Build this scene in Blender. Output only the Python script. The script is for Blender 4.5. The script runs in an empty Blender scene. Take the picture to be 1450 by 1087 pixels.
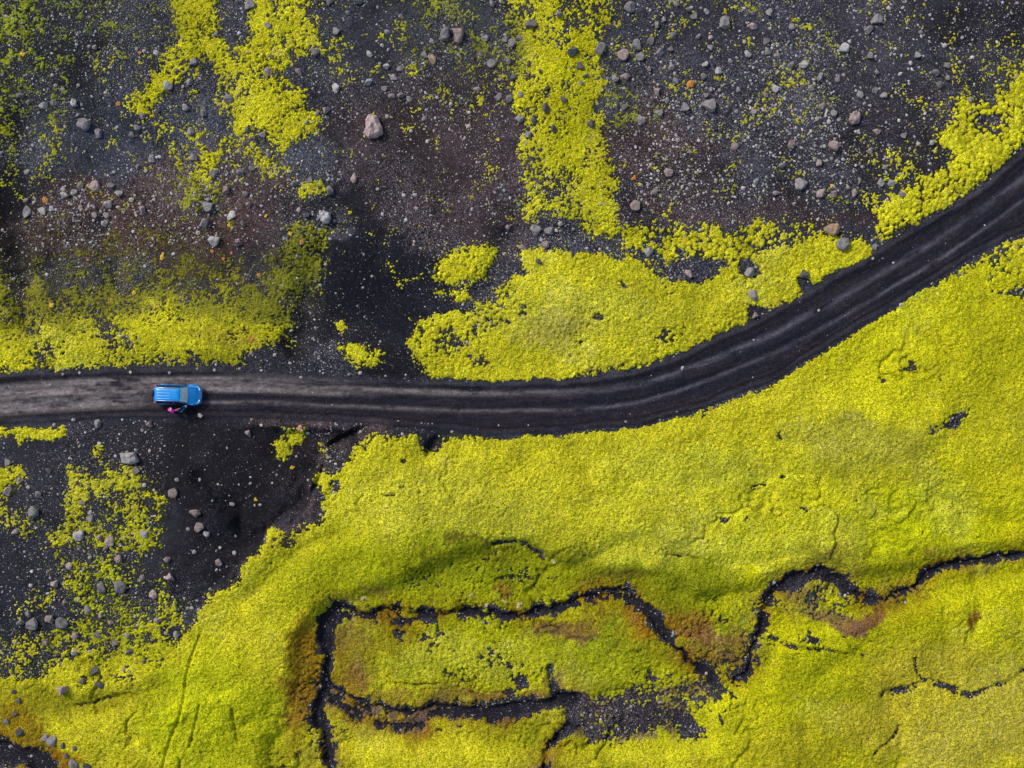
import bpy, bmesh, math, random
import numpy as np
from mathutils import Vector, Matrix, noise as mnoise

random.seed(7)
RNG = np.random.default_rng(11)
scene = bpy.context.scene
C = scene.collection
R = math.radians
PPM = 14.5                       # survey scale: map units per metre on the ground
CAM_H = 110.0
def mx(px): return (px - 725.0) / PPM
def my(py): return (543.5 - py) / PPM

# ------------------------------------------------------------------ camera, sky, sun, exposure
cam_d = bpy.data.cameras.new("drone_camera")
cam = bpy.data.objects.new("drone_camera", cam_d); C.objects.link(cam)
cam.location = (0, 0, CAM_H)
cam.rotation_euler = (0, 0, 0)
cam_d.sensor_width = 36.0
cam_d.lens = 36.0 * CAM_H / 100.0
cam_d.clip_end = 8000
scene.camera = cam

SUN_EL, SUN_AZ = R(42), R(-50)      # azimuth measured from +Y towards +X: light from the upper left
world = bpy.data.worlds.new("World"); scene.world = world
world.use_nodes = True
wn = world.node_tree
bg = wn.nodes["Background"]; bg.inputs[1].default_value = 0.11
sky = wn.nodes.new("ShaderNodeTexSky"); sky.sky_type = 'NISHITA'; sky.sun_disc = False
sky.sun_elevation = SUN_EL; sky.sun_rotation = SUN_AZ
sky.dust_density = 2.5; sky.ozone_density = 0.8
wn.links.new(sky.outputs[0], bg.inputs[0])
sun_d = bpy.data.lights.new("sun", 'SUN'); sun_d.energy = 1.5; sun_d.angle = R(10)
sun_d.color = (1.0, 0.96, 0.92)
sun = bpy.data.objects.new("sun", sun_d); C.objects.link(sun)
dirv = Vector((math.sin(SUN_AZ) * math.cos(SUN_EL), math.cos(SUN_AZ) * math.cos(SUN_EL), math.sin(SUN_EL)))
sun.rotation_euler = dirv.to_track_quat('Z', 'Y').to_euler()
sun.location = dirv * 60
scene.view_settings.view_transform = 'Standard'
scene.view_settings.look = 'None'
scene.view_settings.exposure = 0.62
scene.view_settings.gamma = 1.0

# ------------------------------------------------------------------ helpers
def s2l(c):
    c = np.asarray(c, dtype=float) / 255.0
    return np.where(c <= 0.04045, c / 12.92, ((c + 0.055) / 1.055) ** 2.4)

def tag(o, label=None, cat=None, group=None, kind=None):
    if label: o['label'] = label
    if cat: o['category'] = cat
    if group: o['group'] = group
    if kind: o['kind'] = kind
    return o

def link_mesh(name, me, mat=None, parent=None):
    if mat is not None:
        for m in (mat if isinstance(mat, (list, tuple)) else [mat]): me.materials.append(m)
    o = bpy.data.objects.new(name, me); C.objects.link(o)
    if parent is not None: o.parent = parent
    return o

def bm_obj(name, bm, mat, parent=None, smooth=True):
    bmesh.ops.recalc_face_normals(bm, faces=bm.faces)
    me = bpy.data.meshes.new(name); bm.to_mesh(me); bm.free()
    if smooth:
        me.polygons.foreach_set('use_smooth', [True] * len(me.polygons))
        me.set_sharp_from_angle(angle=R(38))
    return link_mesh(name, me, mat, parent)

def np_mesh(name, verts, faces, nside):
    me = bpy.data.meshes.new(name)
    nv, nf = len(verts), len(faces)
    me.vertices.add(nv); me.vertices.foreach_set('co', np.ascontiguousarray(verts, dtype=np.float32).ravel())
    me.loops.add(nf * nside); me.loops.foreach_set('vertex_index', np.ascontiguousarray(faces, dtype=np.int32).ravel())
    me.polygons.add(nf)
    me.polygons.foreach_set('loop_start', np.arange(0, nf * nside, nside, dtype=np.int32))
    me.polygons.foreach_set('loop_total', np.full(nf, nside, dtype=np.int32))
    me.polygons.foreach_set('use_smooth', np.ones(nf, dtype=bool))
    me.update(calc_edges=True)
    return me

def add_col(me, name, rgb, alpha=None):
    a = me.color_attributes.new(name, 'FLOAT_COLOR', 'POINT')
    buf = np.ones((len(rgb), 4), dtype=np.float32); buf[:, :3] = rgb
    if alpha is not None: buf[:, 3] = alpha
    a.data.foreach_set('color', buf.ravel())

# ---- noise on arrays
def vnoise(x, y, seed):
    r = np.random.default_rng(seed); N = 512
    T = r.random((N, N)).astype(np.float32)
    xi = np.floor(x).astype(np.int32); yi = np.floor(y).astype(np.int32)
    fx = (x - xi).astype(np.float32); fy = (y - yi).astype(np.float32)
    fx = fx * fx * (3 - 2 * fx); fy = fy * fy * (3 - 2 * fy)
    x0 = xi & 511; x1 = (xi + 1) & 511; y0 = yi & 511; y1 = (yi + 1) & 511
    a = T[y0, x0]; b = T[y0, x1]; c = T[y1, x0]; d = T[y1, x1]
    return (a + (b - a) * fx) * (1 - fy) + (c + (d - c) * fx) * fy
def fbm(x, y, scale, octv=4, seed=1, gain=0.5):
    """scale = wavelength in metres of the first octave; returns about -1..1"""
    s = np.zeros_like(x, dtype=np.float32); amp = 1.0; tot = 0; f = 1.0 / scale
    for k in range(octv):
        a = 0.6 + 1.7 * k; ca, sa = math.cos(a), math.sin(a)
        s += amp * (vnoise((x * ca - y * sa) * f + 31 * k, (x * sa + y * ca) * f + 17 * k, seed * 13 + k) * 2 - 1)
        tot += amp; amp *= gain; f *= 2.03
    return s / tot * 1.6
def worley(x, y, scale, seed):
    """F1 distance (in cells) on a jittered lattice and the id noise of the nearest cell"""
    r = np.random.default_rng(seed); N = 512
    JX = r.random((N, N)).astype(np.float32); JY = r.random((N, N)).astype(np.float32); ID = r.random((N, N)).astype(np.float32)
    xs = (x / scale).astype(np.float32); ys = (y / scale).astype(np.float32)
    xi = np.floor(xs).astype(np.int32); yi = np.floor(ys).astype(np.int32)
    best = np.full(x.shape, 9.0, np.float32); sec = best.copy(); idn = np.zeros(x.shape, np.float32)
    for dy in (-1, 0, 1):
        for dx in (-1, 0, 1):
            cx = xi + dx; cy = yi + dy; a = cy & 511; b = cx & 511
            d = np.hypot(cx + JX[a, b] - xs, cy + JY[a, b] - ys)
            m = d < best
            sec = np.where(m, best, np.minimum(sec, d))
            best = np.where(m, d, best); idn = np.where(m, ID[a, b], idn)
    return best, sec, idn
def uniform(n):
    """rank-normalise a noise array to 0..1"""
    s = np.sort(n.ravel()[::37]); return np.interp(n, s, np.linspace(0, 1, len(s))).astype(np.float32)
def sstep(a, b, x):
    t = np.clip((x - a) / (b - a), 0, 1); return t * t * (3 - 2 * t)

# ---- distances (in survey units) on arrays
def poly_sd(PX, PY, pts, pad=40):
    """signed distance, positive inside"""
    pts = np.array(pts, dtype=np.float32)
    out = np.full(PX.shape, -1e3, np.float32)
    x0, y0 = pts.min(0) - pad; x1, y1 = pts.max(0) + pad
    m = (PX > x0) & (PX < x1) & (PY > y0) & (PY < y1)
    if not m.any(): return out
    x = PX[m]; y = PY[m]; d = np.full(x.shape, 1e6, np.float32); ins = np.zeros(x.shape, bool)
    n = len(pts)
    for i in range(n):
        ax, ay = pts[i]; bx, by = pts[(i + 1) % n]
        ex, ey = bx - ax, by - ay; L = ex * ex + ey * ey + 1e-9
        t = np.clip(((x - ax) * ex + (y - ay) * ey) / L, 0, 1)
        d = np.minimum(d, (x - ax - t * ex) ** 2 + (y - ay - t * ey) ** 2)
        if ay != by:
            c = (ay > y) != (by > y)
            ins ^= c & (x < ex * (y - ay) / (by - ay) + ax)
    out[m] = np.where(ins, 1, -1) * np.sqrt(d)
    return out
def line_sd(PX, PY, pts, pad=70):
    """half width minus distance to a polyline of (x, y, width): positive inside"""
    pts = np.array(pts, dtype=np.float32)
    out = np.full(PX.shape, -1e3, np.float32)
    for i in range(len(pts) - 1):
        ax, ay, aw = pts[i]; bx, by, bw = pts[i + 1]
        m = (PX > min(ax, bx) - pad) & (PX < max(ax, bx) + pad) & (PY > min(ay, by) - pad) & (PY < max(ay, by) + pad)
        x = PX[m]; y = PY[m]; ex, ey = bx - ax, by - ay; L = ex * ex + ey * ey + 1e-9
        t = np.clip(((x - ax) * ex + (y - ay) * ey) / L, 0, 1)
        d = (aw + (bw - aw) * t) / 2 - np.hypot(x - ax - t * ex, y - ay - t * ey)
        out[m] = np.maximum(out[m], d)
    return out

# ------------------------------------------------------------------ the survey: where things lie (x, y in survey units)
CENTRE = [(-160, 582), (-60, 572), (0, 569), (100, 562), (200, 558), (300, 557), (400, 558), (500, 562), (600, 567), (700, 569), (800, 567),
          (860, 563), (910, 555), (960, 540), (1000, 526), (1057, 502), (1110, 480), (1181, 441), (1264, 392), (1333, 350), (1386, 313),
          (1450, 267), (1600, 160)]
R_TOP = [(-160, 540), (0, 531), (60, 528), (200, 524), (300, 524), (400, 532), (500, 538), (600, 541), (700, 545), (800, 541), (900, 528), (960, 506),
         (1060, 462), (1150, 413), (1240, 358), (1330, 306), (1400, 262), (1450, 217), (1600, 105)]
R_BOT = [(1600, 245), (1450, 326), (1400, 348), (1320, 398), (1250, 442), (1180, 483), (1100, 536), (1000, 574), (900, 600), (800, 611), (700, 614),
         (600, 606), (500, 597), (400, 592), (300, 590), (200, 590), (100, 594), (0, 600), (-160, 610)]
STREAMS = [
    [(467, 1110, 24), (462, 1075, 16), (458, 1040, 12), (450, 1025, 17), (452, 1005, 14), (457, 985, 17), (460, 965, 12), (458, 945, 13),
     (461, 920, 11), (456, 900, 14), (460, 880, 24), (472, 864, 22)],
    [(460, 874, 20), (490, 868, 15), (520, 872, 15), (550, 869, 16), (580, 876, 19), (605, 873, 16), (628, 868, 8), (660, 867, 9), (690, 870, 9),
     (720, 874, 9), (750, 873, 10), (780, 867, 11), (805, 860, 12), (830, 852, 13), (855, 847, 12), (875, 846, 13), (895, 852, 12),
     (915, 862, 12), (930, 878, 13), (942, 895, 12), (950, 910, 8), (965, 925, 12), (980, 942, 14), (1000, 955, 16), (1012, 962, 12)],
    [(858, 839, 9), (888, 838, 7)],
    [(1042, 965, 8), (1060, 955, 8), (1068, 945, 9), (1068, 930, 6), (1072, 915, 10), (1082, 900, 15), (1085, 885, 12), (1088, 870, 15),
     (1093, 850, 14), (1105, 835, 11), (1125, 823, 13), (1145, 817, 6), (1165, 811, 10), (1180, 819, 11), (1195, 822, 11), (1203, 836, 9),
     (1213, 844, 8), (1235, 848, 7), (1258, 848, 7), (1280, 840, 8), (1300, 830, 8), (1320, 815, 6), (1340, 803, 8), (1365, 799, 11),
     (1390, 799, 9), (1420, 790, 7), (1460, 787, 7)],
    [(458, 975, 18), (475, 992, 24), (500, 1005, 26), (525, 1018, 32), (560, 1026, 30), (590, 1026, 26), (602, 1012, 18), (620, 1008, 16),
     (660, 1008, 15), (700, 1013, 20), (725, 1010, 17), (760, 998, 13), (790, 994, 16), (815, 996, 18)],
    [(805, 1030, 7), (785, 1050, 10), (772, 1075, 9), (768, 1110, 8)],
]
CRACKS = [
    [(1295, 930, 2), (1300, 950, 4), (1310, 965, 6), (1345, 973, 6), (1375, 984, 5), (1400, 976, 3), (1430, 965, 5), (1450, 948, 4)],
    [(1253, 986, 6), (1275, 980, 8), (1295, 972, 7), (1310, 965, 6)],
    [(785, 992, 11), (787, 970, 9), (780, 948, 8)], [(1190, 895, 2), (1205, 912, 3), (1225, 928, 5)],
    [(700, 768, 4), (725, 767, 7), (745, 772, 7), (765, 785, 6), (772, 797, 3)],
    [(945, 785, 2), (968, 789, 3), (990, 793, 2)], [(107, 1000, 2), (130, 997, 2.4), (165, 987, 1.5)],
    [(340, 385, 2), (352, 398, 5), (368, 402, 3), (378, 415, 3)],
    [(1030, 478, 0.1), (1031, 479, 0.1)], [(1240, 1068, 1.5), (1262, 1050, 2), (1275, 1030, 1.2)],
    [(1095, 905, 1.4), (1120, 915, 1.6), (1160, 922, 1.6), (1200, 926, 1.6)],
]
TRACKS = [[(283, 900, 1.6), (265, 960, 2), (257, 1010, 2), (240, 1055, 2), (226, 1100, 1.6)], [(285, 995, 1.5), (278, 1025, 2), (270, 1055, 1.4)],
    [(328, 1003, 1.4), (331, 1030, 2), (336, 1048, 1.4)], [(258, 1076, 2), (252, 1100, 2)], [(700, 822, 2), (720, 818, 2.4), (750, 822, 1.6)], [(560, 972, 2), (590, 974, 3), (622, 971, 2)]]
LIME, YEL, OLV = 'LIME', 'YEL', 'OLV'
# (moss region or None, density, edge softness, cushion size 0 fine .. 1 round, outline)
M = []
def P(region, dens, soft, cush, pts): M.append((region, dens, soft, cush, pts))
P(None, 0, 12, 0, [(465, 330), (520, 350), (600, 385), (650, 405), (620, 450), (575, 480), (540, 480), (430, 480), (425, 410)])
# --- thin growth on the upper slopes
P('upper', .30, 30, 0, [(-200, -200), (85, -200), (75, 110), (60, 240), (-200, 230)])
P('upper', .20, 40, 0, [(70, -200), (240, -200), (235, 60), (170, 110), (100, 110)])
P('upper', .26, 25, 0, [(225, 165), (300, 180), (310, 260), (330, 305), (270, 300), (240, 240)])
P('upper', .30, 40, 0, [(560, -200), (730, -200), (730, 60), (690, 140), (620, 120), (560, 60)])
P('upper', .30, 25, 0, [(850, 80), (900, 85), (930, 120), (920, 185), (870, 190), (850, 150)])
P('upper', .50, 14, .2, [(1105, -200), (1130, -200), (1130, 30), (1108, 32)])
P('upper', .45, 16, .2, [(1150, 15), (1190, 35), (1195, 60), (1175, 55)])
P('upper', .45, 14, .2, [(1180, 65), (1198, 70), (1200, 105), (1188, 115)])
P('upper', .36, 16, .2, [(1185, 125), (1215, 130), (1255, 120), (1250, 145), (1200, 150)])
P('upper', .08, 60, 0, [(850, -60), (1300, -60), (1320, 200), (1200, 280), (960, 280), (880, 150)])
P('upper', .30, 25, .2, [(1275, 190), (1320, 150), (1380, 90), (1450, 60), (1600, 0), (1600, 60), (1440, 110), (1340, 200), (1290, 270), (1240, 300), (1235, 250)])
P('upper', .75, 8, .4, [(425, 258), (455, 255), (470, 263), (464, 275), (440, 274), (425, 280)])
P('upper', .35, 14, .2, [(440, 40), (480, 50), (482, 75), (445, 80)])
# --- branching patch, top left
P('branch', .84, 9, .1, [(245, -40), (308, -40), (312, 60), (330, 66), (354, 52), (352, 0), (352, -40), (425, -60), (430, 20), (452, 36), (448, 60),
   (422, 75), (402, 90), (420, 120), (450, 162), (446, 185), (420, 200), (400, 218), (370, 208), (345, 185), (328, 205), (300, 252), (284, 247),
   (290, 225), (314, 200), (320, 180), (312, 130), (320, 105), (300, 85), (278, 94), (240, 128), (215, 152), (176, 150), (186, 130), (215, 105),
   (235, 80), (250, 50), (243, 20)])
P('branch', .40, 16, 0, [(330, 190), (400, 215), (420, 250), (380, 250), (340, 230)])
P('branch', .55, 10, .1, [(380, -30), (405, -30), (400, 30), (380, 25)])
# --- long streak, top centre
P('streak', .85, 8, .1, [(728, -160), (868, -160), (850, 50), (848, 80), (852, 130), (848, 180), (862, 230), (876, 270), (878, 300), (868, 330),
   (842, 340), (822, 330), (805, 316), (792, 292), (772, 270), (752, 240), (742, 205), (732, 180), (728, 130), (726, 80)])
P('streak', .70, 14, 0, [(740, -160), (880, -160), (868, 30), (800, 60), (740, 50)])
P('streak', .62, 12, 0, [(735, 150), (760, 170), (800, 250), (790, 300), (760, 280), (740, 230)])
P('streak', .45, 12, .2, [(730, 215), (760, 240), (790, 300), (770, 305), (742, 300), (738, 260)])
P('streak', .60, 10, .5, [(746, 282), (770, 280), (775, 300), (755, 312)])
# --- strip above the road, right
P('bend', .90, 9, .9, [(1600, 10), (1450, 95), (1440, 112), (1412, 122), (1398, 142), (1378, 152), (1358, 146), (1342, 178), (1325, 196), (1344, 216), (1338, 238),
   (1312, 250), (1290, 256), (1270, 275), (1247, 290), (1238, 308), (1243, 338), (1252, 350), (1275, 338), (1300, 322), (1340, 298), (1382, 270), (1412, 246),
   (1450, 212), (1600, 110)])
P('bend', .42, 8, .9, [(1372, 160), (1400, 158), (1422, 170), (1415, 182), (1385, 178)])
P(None, .1, 8, .9, [(1385, 165), (1402, 162), (1412, 172), (1395, 176)])
# --- mid moss field between scree and road
P('field', .50, 14, .8, [(862, 330), (884, 316), (930, 308), (980, 318), (1060, 318), (1120, 308), (1165, 306), (1172, 335), (1100, 352), (1050, 364),
   (1012, 378), (955, 378), (900, 372), (860, 362)])
P('field', 1.0, 6, .5, [(734, 352), (746, 384), (718, 395), (701, 409), (706, 425), (692, 442), (662, 439), (629, 450), (593, 461), (578, 478), (588, 508),
   (601, 524), (612, 536), (660, 542), (700, 543), (760, 543), (800, 537), (850, 530), (920, 519), (960, 500), (990, 487), (1020, 475), (1040, 463),
   (1061, 456), (1062, 438), (1080, 434), (1110, 430), (1132, 420), (1150, 404), (1178, 392), (1200, 385), (1222, 373), (1231, 360),
   (1235, 350), (1225, 338), (1200, 336), (1170, 332), (1140, 340), (1117, 348), (1076, 356), (1048, 362), (1029, 367), (1018, 385), (1005, 398),
   (985, 402), (966, 398), (952, 404), (938, 392), (912, 372), (870, 366), (833, 358), (800, 362), (770, 352)])
P('field', .62, 10, .7, [(585, 462), (640, 452), (700, 430), (712, 400), (730, 400), (735, 430), (700, 470), (650, 500), (610, 500), (590, 490)])
P('field', .95, 7, .6, [(648, 357), (680, 352), (712, 350), (700, 370), (688, 395), (648, 404), (612, 401), (618, 372)])
P('field', .85, 6, .7, [(606, 414), (625, 407), (664, 412), (667, 420), (650, 434), (640, 424)])
P('field', .8, 5, .8, [(670, 430), (692, 424), (690, 435), (673, 437)])
P('field', .55, 8, .5, [(565, 398), (600, 385), (596, 400), (575, 404)])
P('field', .35, 12, .3, [(520, 370), (562, 372), (560, 388), (530, 388)])
P('field', .8, 6, .7, [(575, 478), (592, 468), (590, 482), (578, 488)])
P(None, 0, 5, .6, [(952, 384), (962, 372), (990, 370), (1012, 366), (1022, 372), (1008, 384), (985, 392), (965, 394)])
P(None, 0, 5, .6, [(1046, 368), (1058, 368), (1072, 378), (1074, 388), (1055, 392), (1046, 384)])
P(None, 0, 4, .6, [(1132, 396), (1142, 392), (1152, 404), (1154, 416), (1140, 416)])
P(None, 0, 4, .5, [(1061, 433), (1082, 436), (1082, 452), (1058, 458)])
P(None, .3, 8, .5, [(668, 504), (690, 506), (692, 518), (672, 516)])
P(None, .45, 8, .5, [(930, 472), (955, 468), (975, 462), (960, 480), (935, 484)])
P(None, .3, 6, .5, [(925, 380), (935, 382), (955, 404), (948, 412), (935, 400)])
P('tufts', .8, 6, .5, [(474, 488), (486, 490), (500, 487), (518, 486), (522, 498), (543, 500), (538, 512), (530, 519), (508, 517), (490, 508)])
P('tufts', .75, 5, .5, [(476, 455), (488, 450), (495, 462), (482, 468)])
# --- mossy hillside, left of the picture above the road
P('slope', .22, 30, 0, [(40, 300), (160, 318), (240, 330), (330, 350), (420, 330), (465, 330), (440, 400), (400, 430), (60, 430)])
P('slope', .60, 26, 0, [(-200, 372), (20, 378), (90, 400), (150, 380), (250, 372), (320, 395), (400, 400), (402, 450), (-200, 450)])
P('slope', .84, 22, .1, [(-200, 432), (100, 432), (200, 440), (330, 420), (398, 430), (400, 478), (370, 500), (-200, 520)])
P('slope', .93, 18, .2, [(-200, 470), (40, 462), (110, 466), (200, 470), (300, 440), (345, 425), (398, 440), (398, 470), (376, 490), (347, 499), (340, 508), (300, 512),
   (200, 518), (120, 518), (60, 523), (0, 527), (-200, 535)])
P('slope', .74, 12, 0, [(380, 360), (420, 322), (462, 318), (466, 350), (462, 378), (443, 398), (420, 428), (402, 422), (385, 400)])
P('slope', .45, 10, 0, [(150, 330), (165, 345), (195, 400), (180, 402), (160, 370)])
P(None, .1, 10, 0, [(18, 240), (48, 240), (42, 320), (38, 400), (34, 445), (28, 448), (26, 410), (8, 380), (-120, 370), (-120, 240)])
P(None, .35, 12, 0, [(40, 462), (62, 478), (85, 505), (60, 505), (42, 480)])
P(None, .45, 14, 0, [(150, 450), (175, 465), (200, 500), (175, 498), (150, 475)])
P(None, .0, 5, 0, [(366, 494), (400, 482), (400, 510), (345, 512), (343, 503)])
# --- lower left
P('ledge', 1.0, 5, .4, [(-200, 604), (40, 605), (75, 601), (92, 602), (94, 614), (80, 619), (48, 618), (32, 622), (27, 632), (20, 626), (20, 617), (-200, 616)])
P('tufts', .8, 5, .4, [(134, 632), (145, 628), (146, 640), (136, 643)])
P('tufts', .85, 5, .5, [(385, 650), (388, 630), (404, 622), (410, 606), (432, 600), (432, 612), (416, 632), (398, 655)])
P('tufts', .7, 5, .5, [(452, 628), (458, 632), (466, 643), (458, 648), (452, 640)])
P('scatter', .70, 10, .3, [(-200, 655), (20, 658), (35, 668), (36, 686), (14, 694), (-200, 702)])
P('scatter', .40, 14, .2, [(-200, 700), (20, 705), (50, 730), (75, 765), (72, 785), (40, 765), (10, 735), (-200, 725)])
P('scatter', .34, 16, .3, [(100, 655), (200, 655), (235, 700), (240, 760), (215, 800), (240, 900), (130, 935), (75, 800), (55, 745), (90, 740)])
P('scatter', .74, 9, .3, [(102, 660), (120, 672), (148, 680), (152, 690), (128, 700), (122, 720), (115, 738), (95, 720), (100, 690)])
P('scatter', .84, 8, .3, [(155, 662), (172, 672), (178, 655), (200, 662), (207, 695), (190, 690), (165, 700), (158, 682)])
P('scatter', .80, 7, .4, [(205, 696), (225, 702), (234, 748), (225, 752), (215, 715)])
P('scatter', .80, 7, .4, [(188, 720), (200, 725), (205, 745), (230, 775), (205, 778), (190, 750)])
P('scatter', .75, 8, .4, [(95, 735), (125, 730), (140, 745), (165, 752), (160, 775), (178, 800), (172, 812), (148, 812), (150, 780), (118, 760), (95, 765), (75, 770)])
P('scatter', .55, 16, .2, [(80, 800), (125, 790), (150, 825), (240, 828), (262, 850), (255, 905), (200, 915), (120, 935), (60, 945), (75, 900), (95, 860)])
P('scatter', .15, 8, .2, [(45, 820), (110, 860), (90, 895), (40, 900), (0, 870)])
P('scatter', .40, 18, .2, [(-200, 905), (60, 905), (110, 900), (110, 960), (-200, 965)])
P('scatter', .15, 10, .2, [(170, 800), (225, 810), (215, 850), (185, 845)])
P('tufts', .9, 4, .6, [(232, 797), (244, 799), (246, 806), (236, 806)])
# --- the great carpet below the road
P('carpet', 1.06, 8, .22, [(1700, 250), (1450, 331), (1440, 334), (1420, 338), (1398, 352), (1385, 374), (1350, 392), (1310, 407), (1280, 426), (1245, 444), (1215, 464), (1180, 487),
   (1140, 511), (1105, 534), (1085, 546), (1060, 551), (1040, 563), (1010, 574), (985, 584), (950, 589), (930, 594), (905, 599), (870, 606),
   (830, 611), (800, 614), (760, 616), (720, 618), (690, 616), (660, 614), (642, 614), (634, 624), (620, 637), (612, 642), (600, 636), (596, 622), (580, 617),
   (560, 617), (535, 621), (515, 632), (500, 645), (485, 652), (476, 666), (456, 670), (449, 682), (456, 697), (462, 704), (460, 718), (458, 738),
   (445, 742), (432, 750), (418, 752), (412, 772), (400, 772), (396, 752), (388, 750), (373, 768), (356, 785), (345, 796), (336, 826), (318, 837), (304, 842),
   (293, 853), (276, 867), (279, 881), (265, 892), (257, 908), (243, 911), (221, 903), (204, 917), (177, 917), (155, 925), (127, 933), (97, 938),
   (77, 953), (50, 958), (33, 961), (11, 955), (-200, 955), (-200, 1300), (1700, 1300)])
P('carpet', .85, 14, .2, [(110, 930), (230, 905), (260, 915), (200, 960), (120, 985), (30, 985)])
P('rusty', .92, 8, .5, [(418, 912), (438, 902), (450, 925), (452, 965), (450, 1000), (440, 1015), (452, 1040), (456, 1060), (448, 1110), (375, 1110), (372, 1045), (395, 1010),
   (412, 975), (416, 940)])
P('island', 1.12, 8, .7, [(468, 890), (500, 880), (560, 886), (610, 884), (650, 876), (720, 882), (780, 876), (850, 860), (890, 862), (920, 885), (940, 915), (965, 948),
   (990, 968), (940, 968), (880, 975), (800, 985), (770, 990), (720, 1002), (620, 1000), (580, 1010), (520, 1000), (478, 975), (466, 940)])
P('delta', .98, 8, .7, [(945, 885), (940, 870), (960, 850), (1000, 845), (1060, 840), (1088, 835), (1078, 900), (1062, 915), (1064, 945), (1030, 965), (1015, 955), (985, 935), (965, 915)])
P('wet', .32, 9, .8, [(795, 988), (830, 985), (862, 985), (888, 975), (912, 966), (950, 970), (976, 964), (990, 975), (1008, 968), (1003, 985), (985, 990),
   (975, 1005), (980, 1020), (998, 1040), (990, 1050), (970, 1046), (950, 1028), (930, 1034), (900, 1045), (870, 1055), (835, 1056), (825, 1045),
   (808, 1040), (798, 1030)])
P(None, .05, 5, .6, [(970, 1015), (980, 1020), (998, 1040), (990, 1050), (972, 1046), (962, 1030)])
P(None, .05, 6, .6, [(800, 1000), (812, 1002), (822, 1025), (806, 1038), (797, 1028)])
P('wet', .5, 9, .7, [(900, 955), (985, 960), (1010, 950), (1030, 985), (1000, 1010), (940, 1000)])
P(None, .42, 7, .6, [(1160, 842), (1190, 836), (1203, 850), (1200, 866), (1172, 864)])
P(None, .78, 10, .7, [(1105, 830), (1190, 832), (1240, 870), (1210, 885), (1120, 870)])
P(None, .0, 5, .5, [(1310, 612), (1335, 601), (1345, 581), (1370, 577), (1376, 585), (1360, 593), (1354, 607), (1340, 606), (1320, 614)])
P(None, .0, 4, .5, [(1270, 521), (1284, 515), (1296, 513), (1296, 521), (1280, 525)])
P(None, .1, 4, .8, [(1398, 392), (1412, 396), (1411, 409), (1432, 408), (1460, 402), (1600, 400), (1600, 420), (1430, 420), (1405, 418)])
P('carpet', .72, 16, 1, [(1400, 340), (1600, 330), (1600, 392), (1420, 400), (1395, 385)])
P(None, .0, 5, .5, [(1134, 905), (1150, 899), (1164, 903), (1156, 915), (1142, 912)])
P(None, .0, 3, .5, [(466, 685), (476, 676), (482, 690), (478, 700), (470, 698)])
P(None, .0, 4, .4, [(-200, 1052), (15, 1052), (42, 1062), (70, 1075), (92, 1100), (45, 1100), (30, 1078), (10, 1082), (-200, 1078)])
P(None, .85, 14, .5, [(610, 800), (690, 776), (770, 790), (785, 825), (690, 845), (560, 838)])
for (hx, hy, rx, ry) in [(575, 655, 4, 3), (574, 687, 5, 4), (551, 702, 4, 2), (1024, 734, 6, 4), (1034, 731, 3, 4), (1053, 735, 3, 3), (1072, 691, 5, 3),
        (1086, 689, 4, 2), (1112, 680, 4, 3), (1158, 683, 3, 2), (1106, 621, 3, 4), (1250, 535, 4, 4), (1330, 535, 4, 3), (1216, 707, 3, 3), (1138, 723, 3, 2),
        (1190, 888, 4, 3), (1230, 905, 5, 2), (884, 517, 2, 2), (641, 442, 3, 3), (737, 443, 5, 3), (740, 433, 6, 2), (717, 454, 5, 4), (820, 487, 4, 4), (885, 402, 5, 4), (845, 448, 5, 3),
        (1023, 1017, 4, 6), (1040, 990, 5, 3), (567, 902, 7, 5), (596, 902, 5, 3), (652, 1034, 4, 2), (624, 1034, 4, 2), (650, 986, 3, 3), (740, 968, 9, 12), (720, 985, 7, 6),
        (900, 925, 8, 4), (1425, 900, 4, 3), (1380, 760, 3, 2), (1310, 755, 3, 2), (390, 770, 4, 8), (400, 745, 3, 5)]:
    P(None, 0, 3, .6, [(hx + rx * math.cos(a), hy + ry * math.sin(a)) for a in [k * math.pi / 4 for k in range(8)]])

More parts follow.
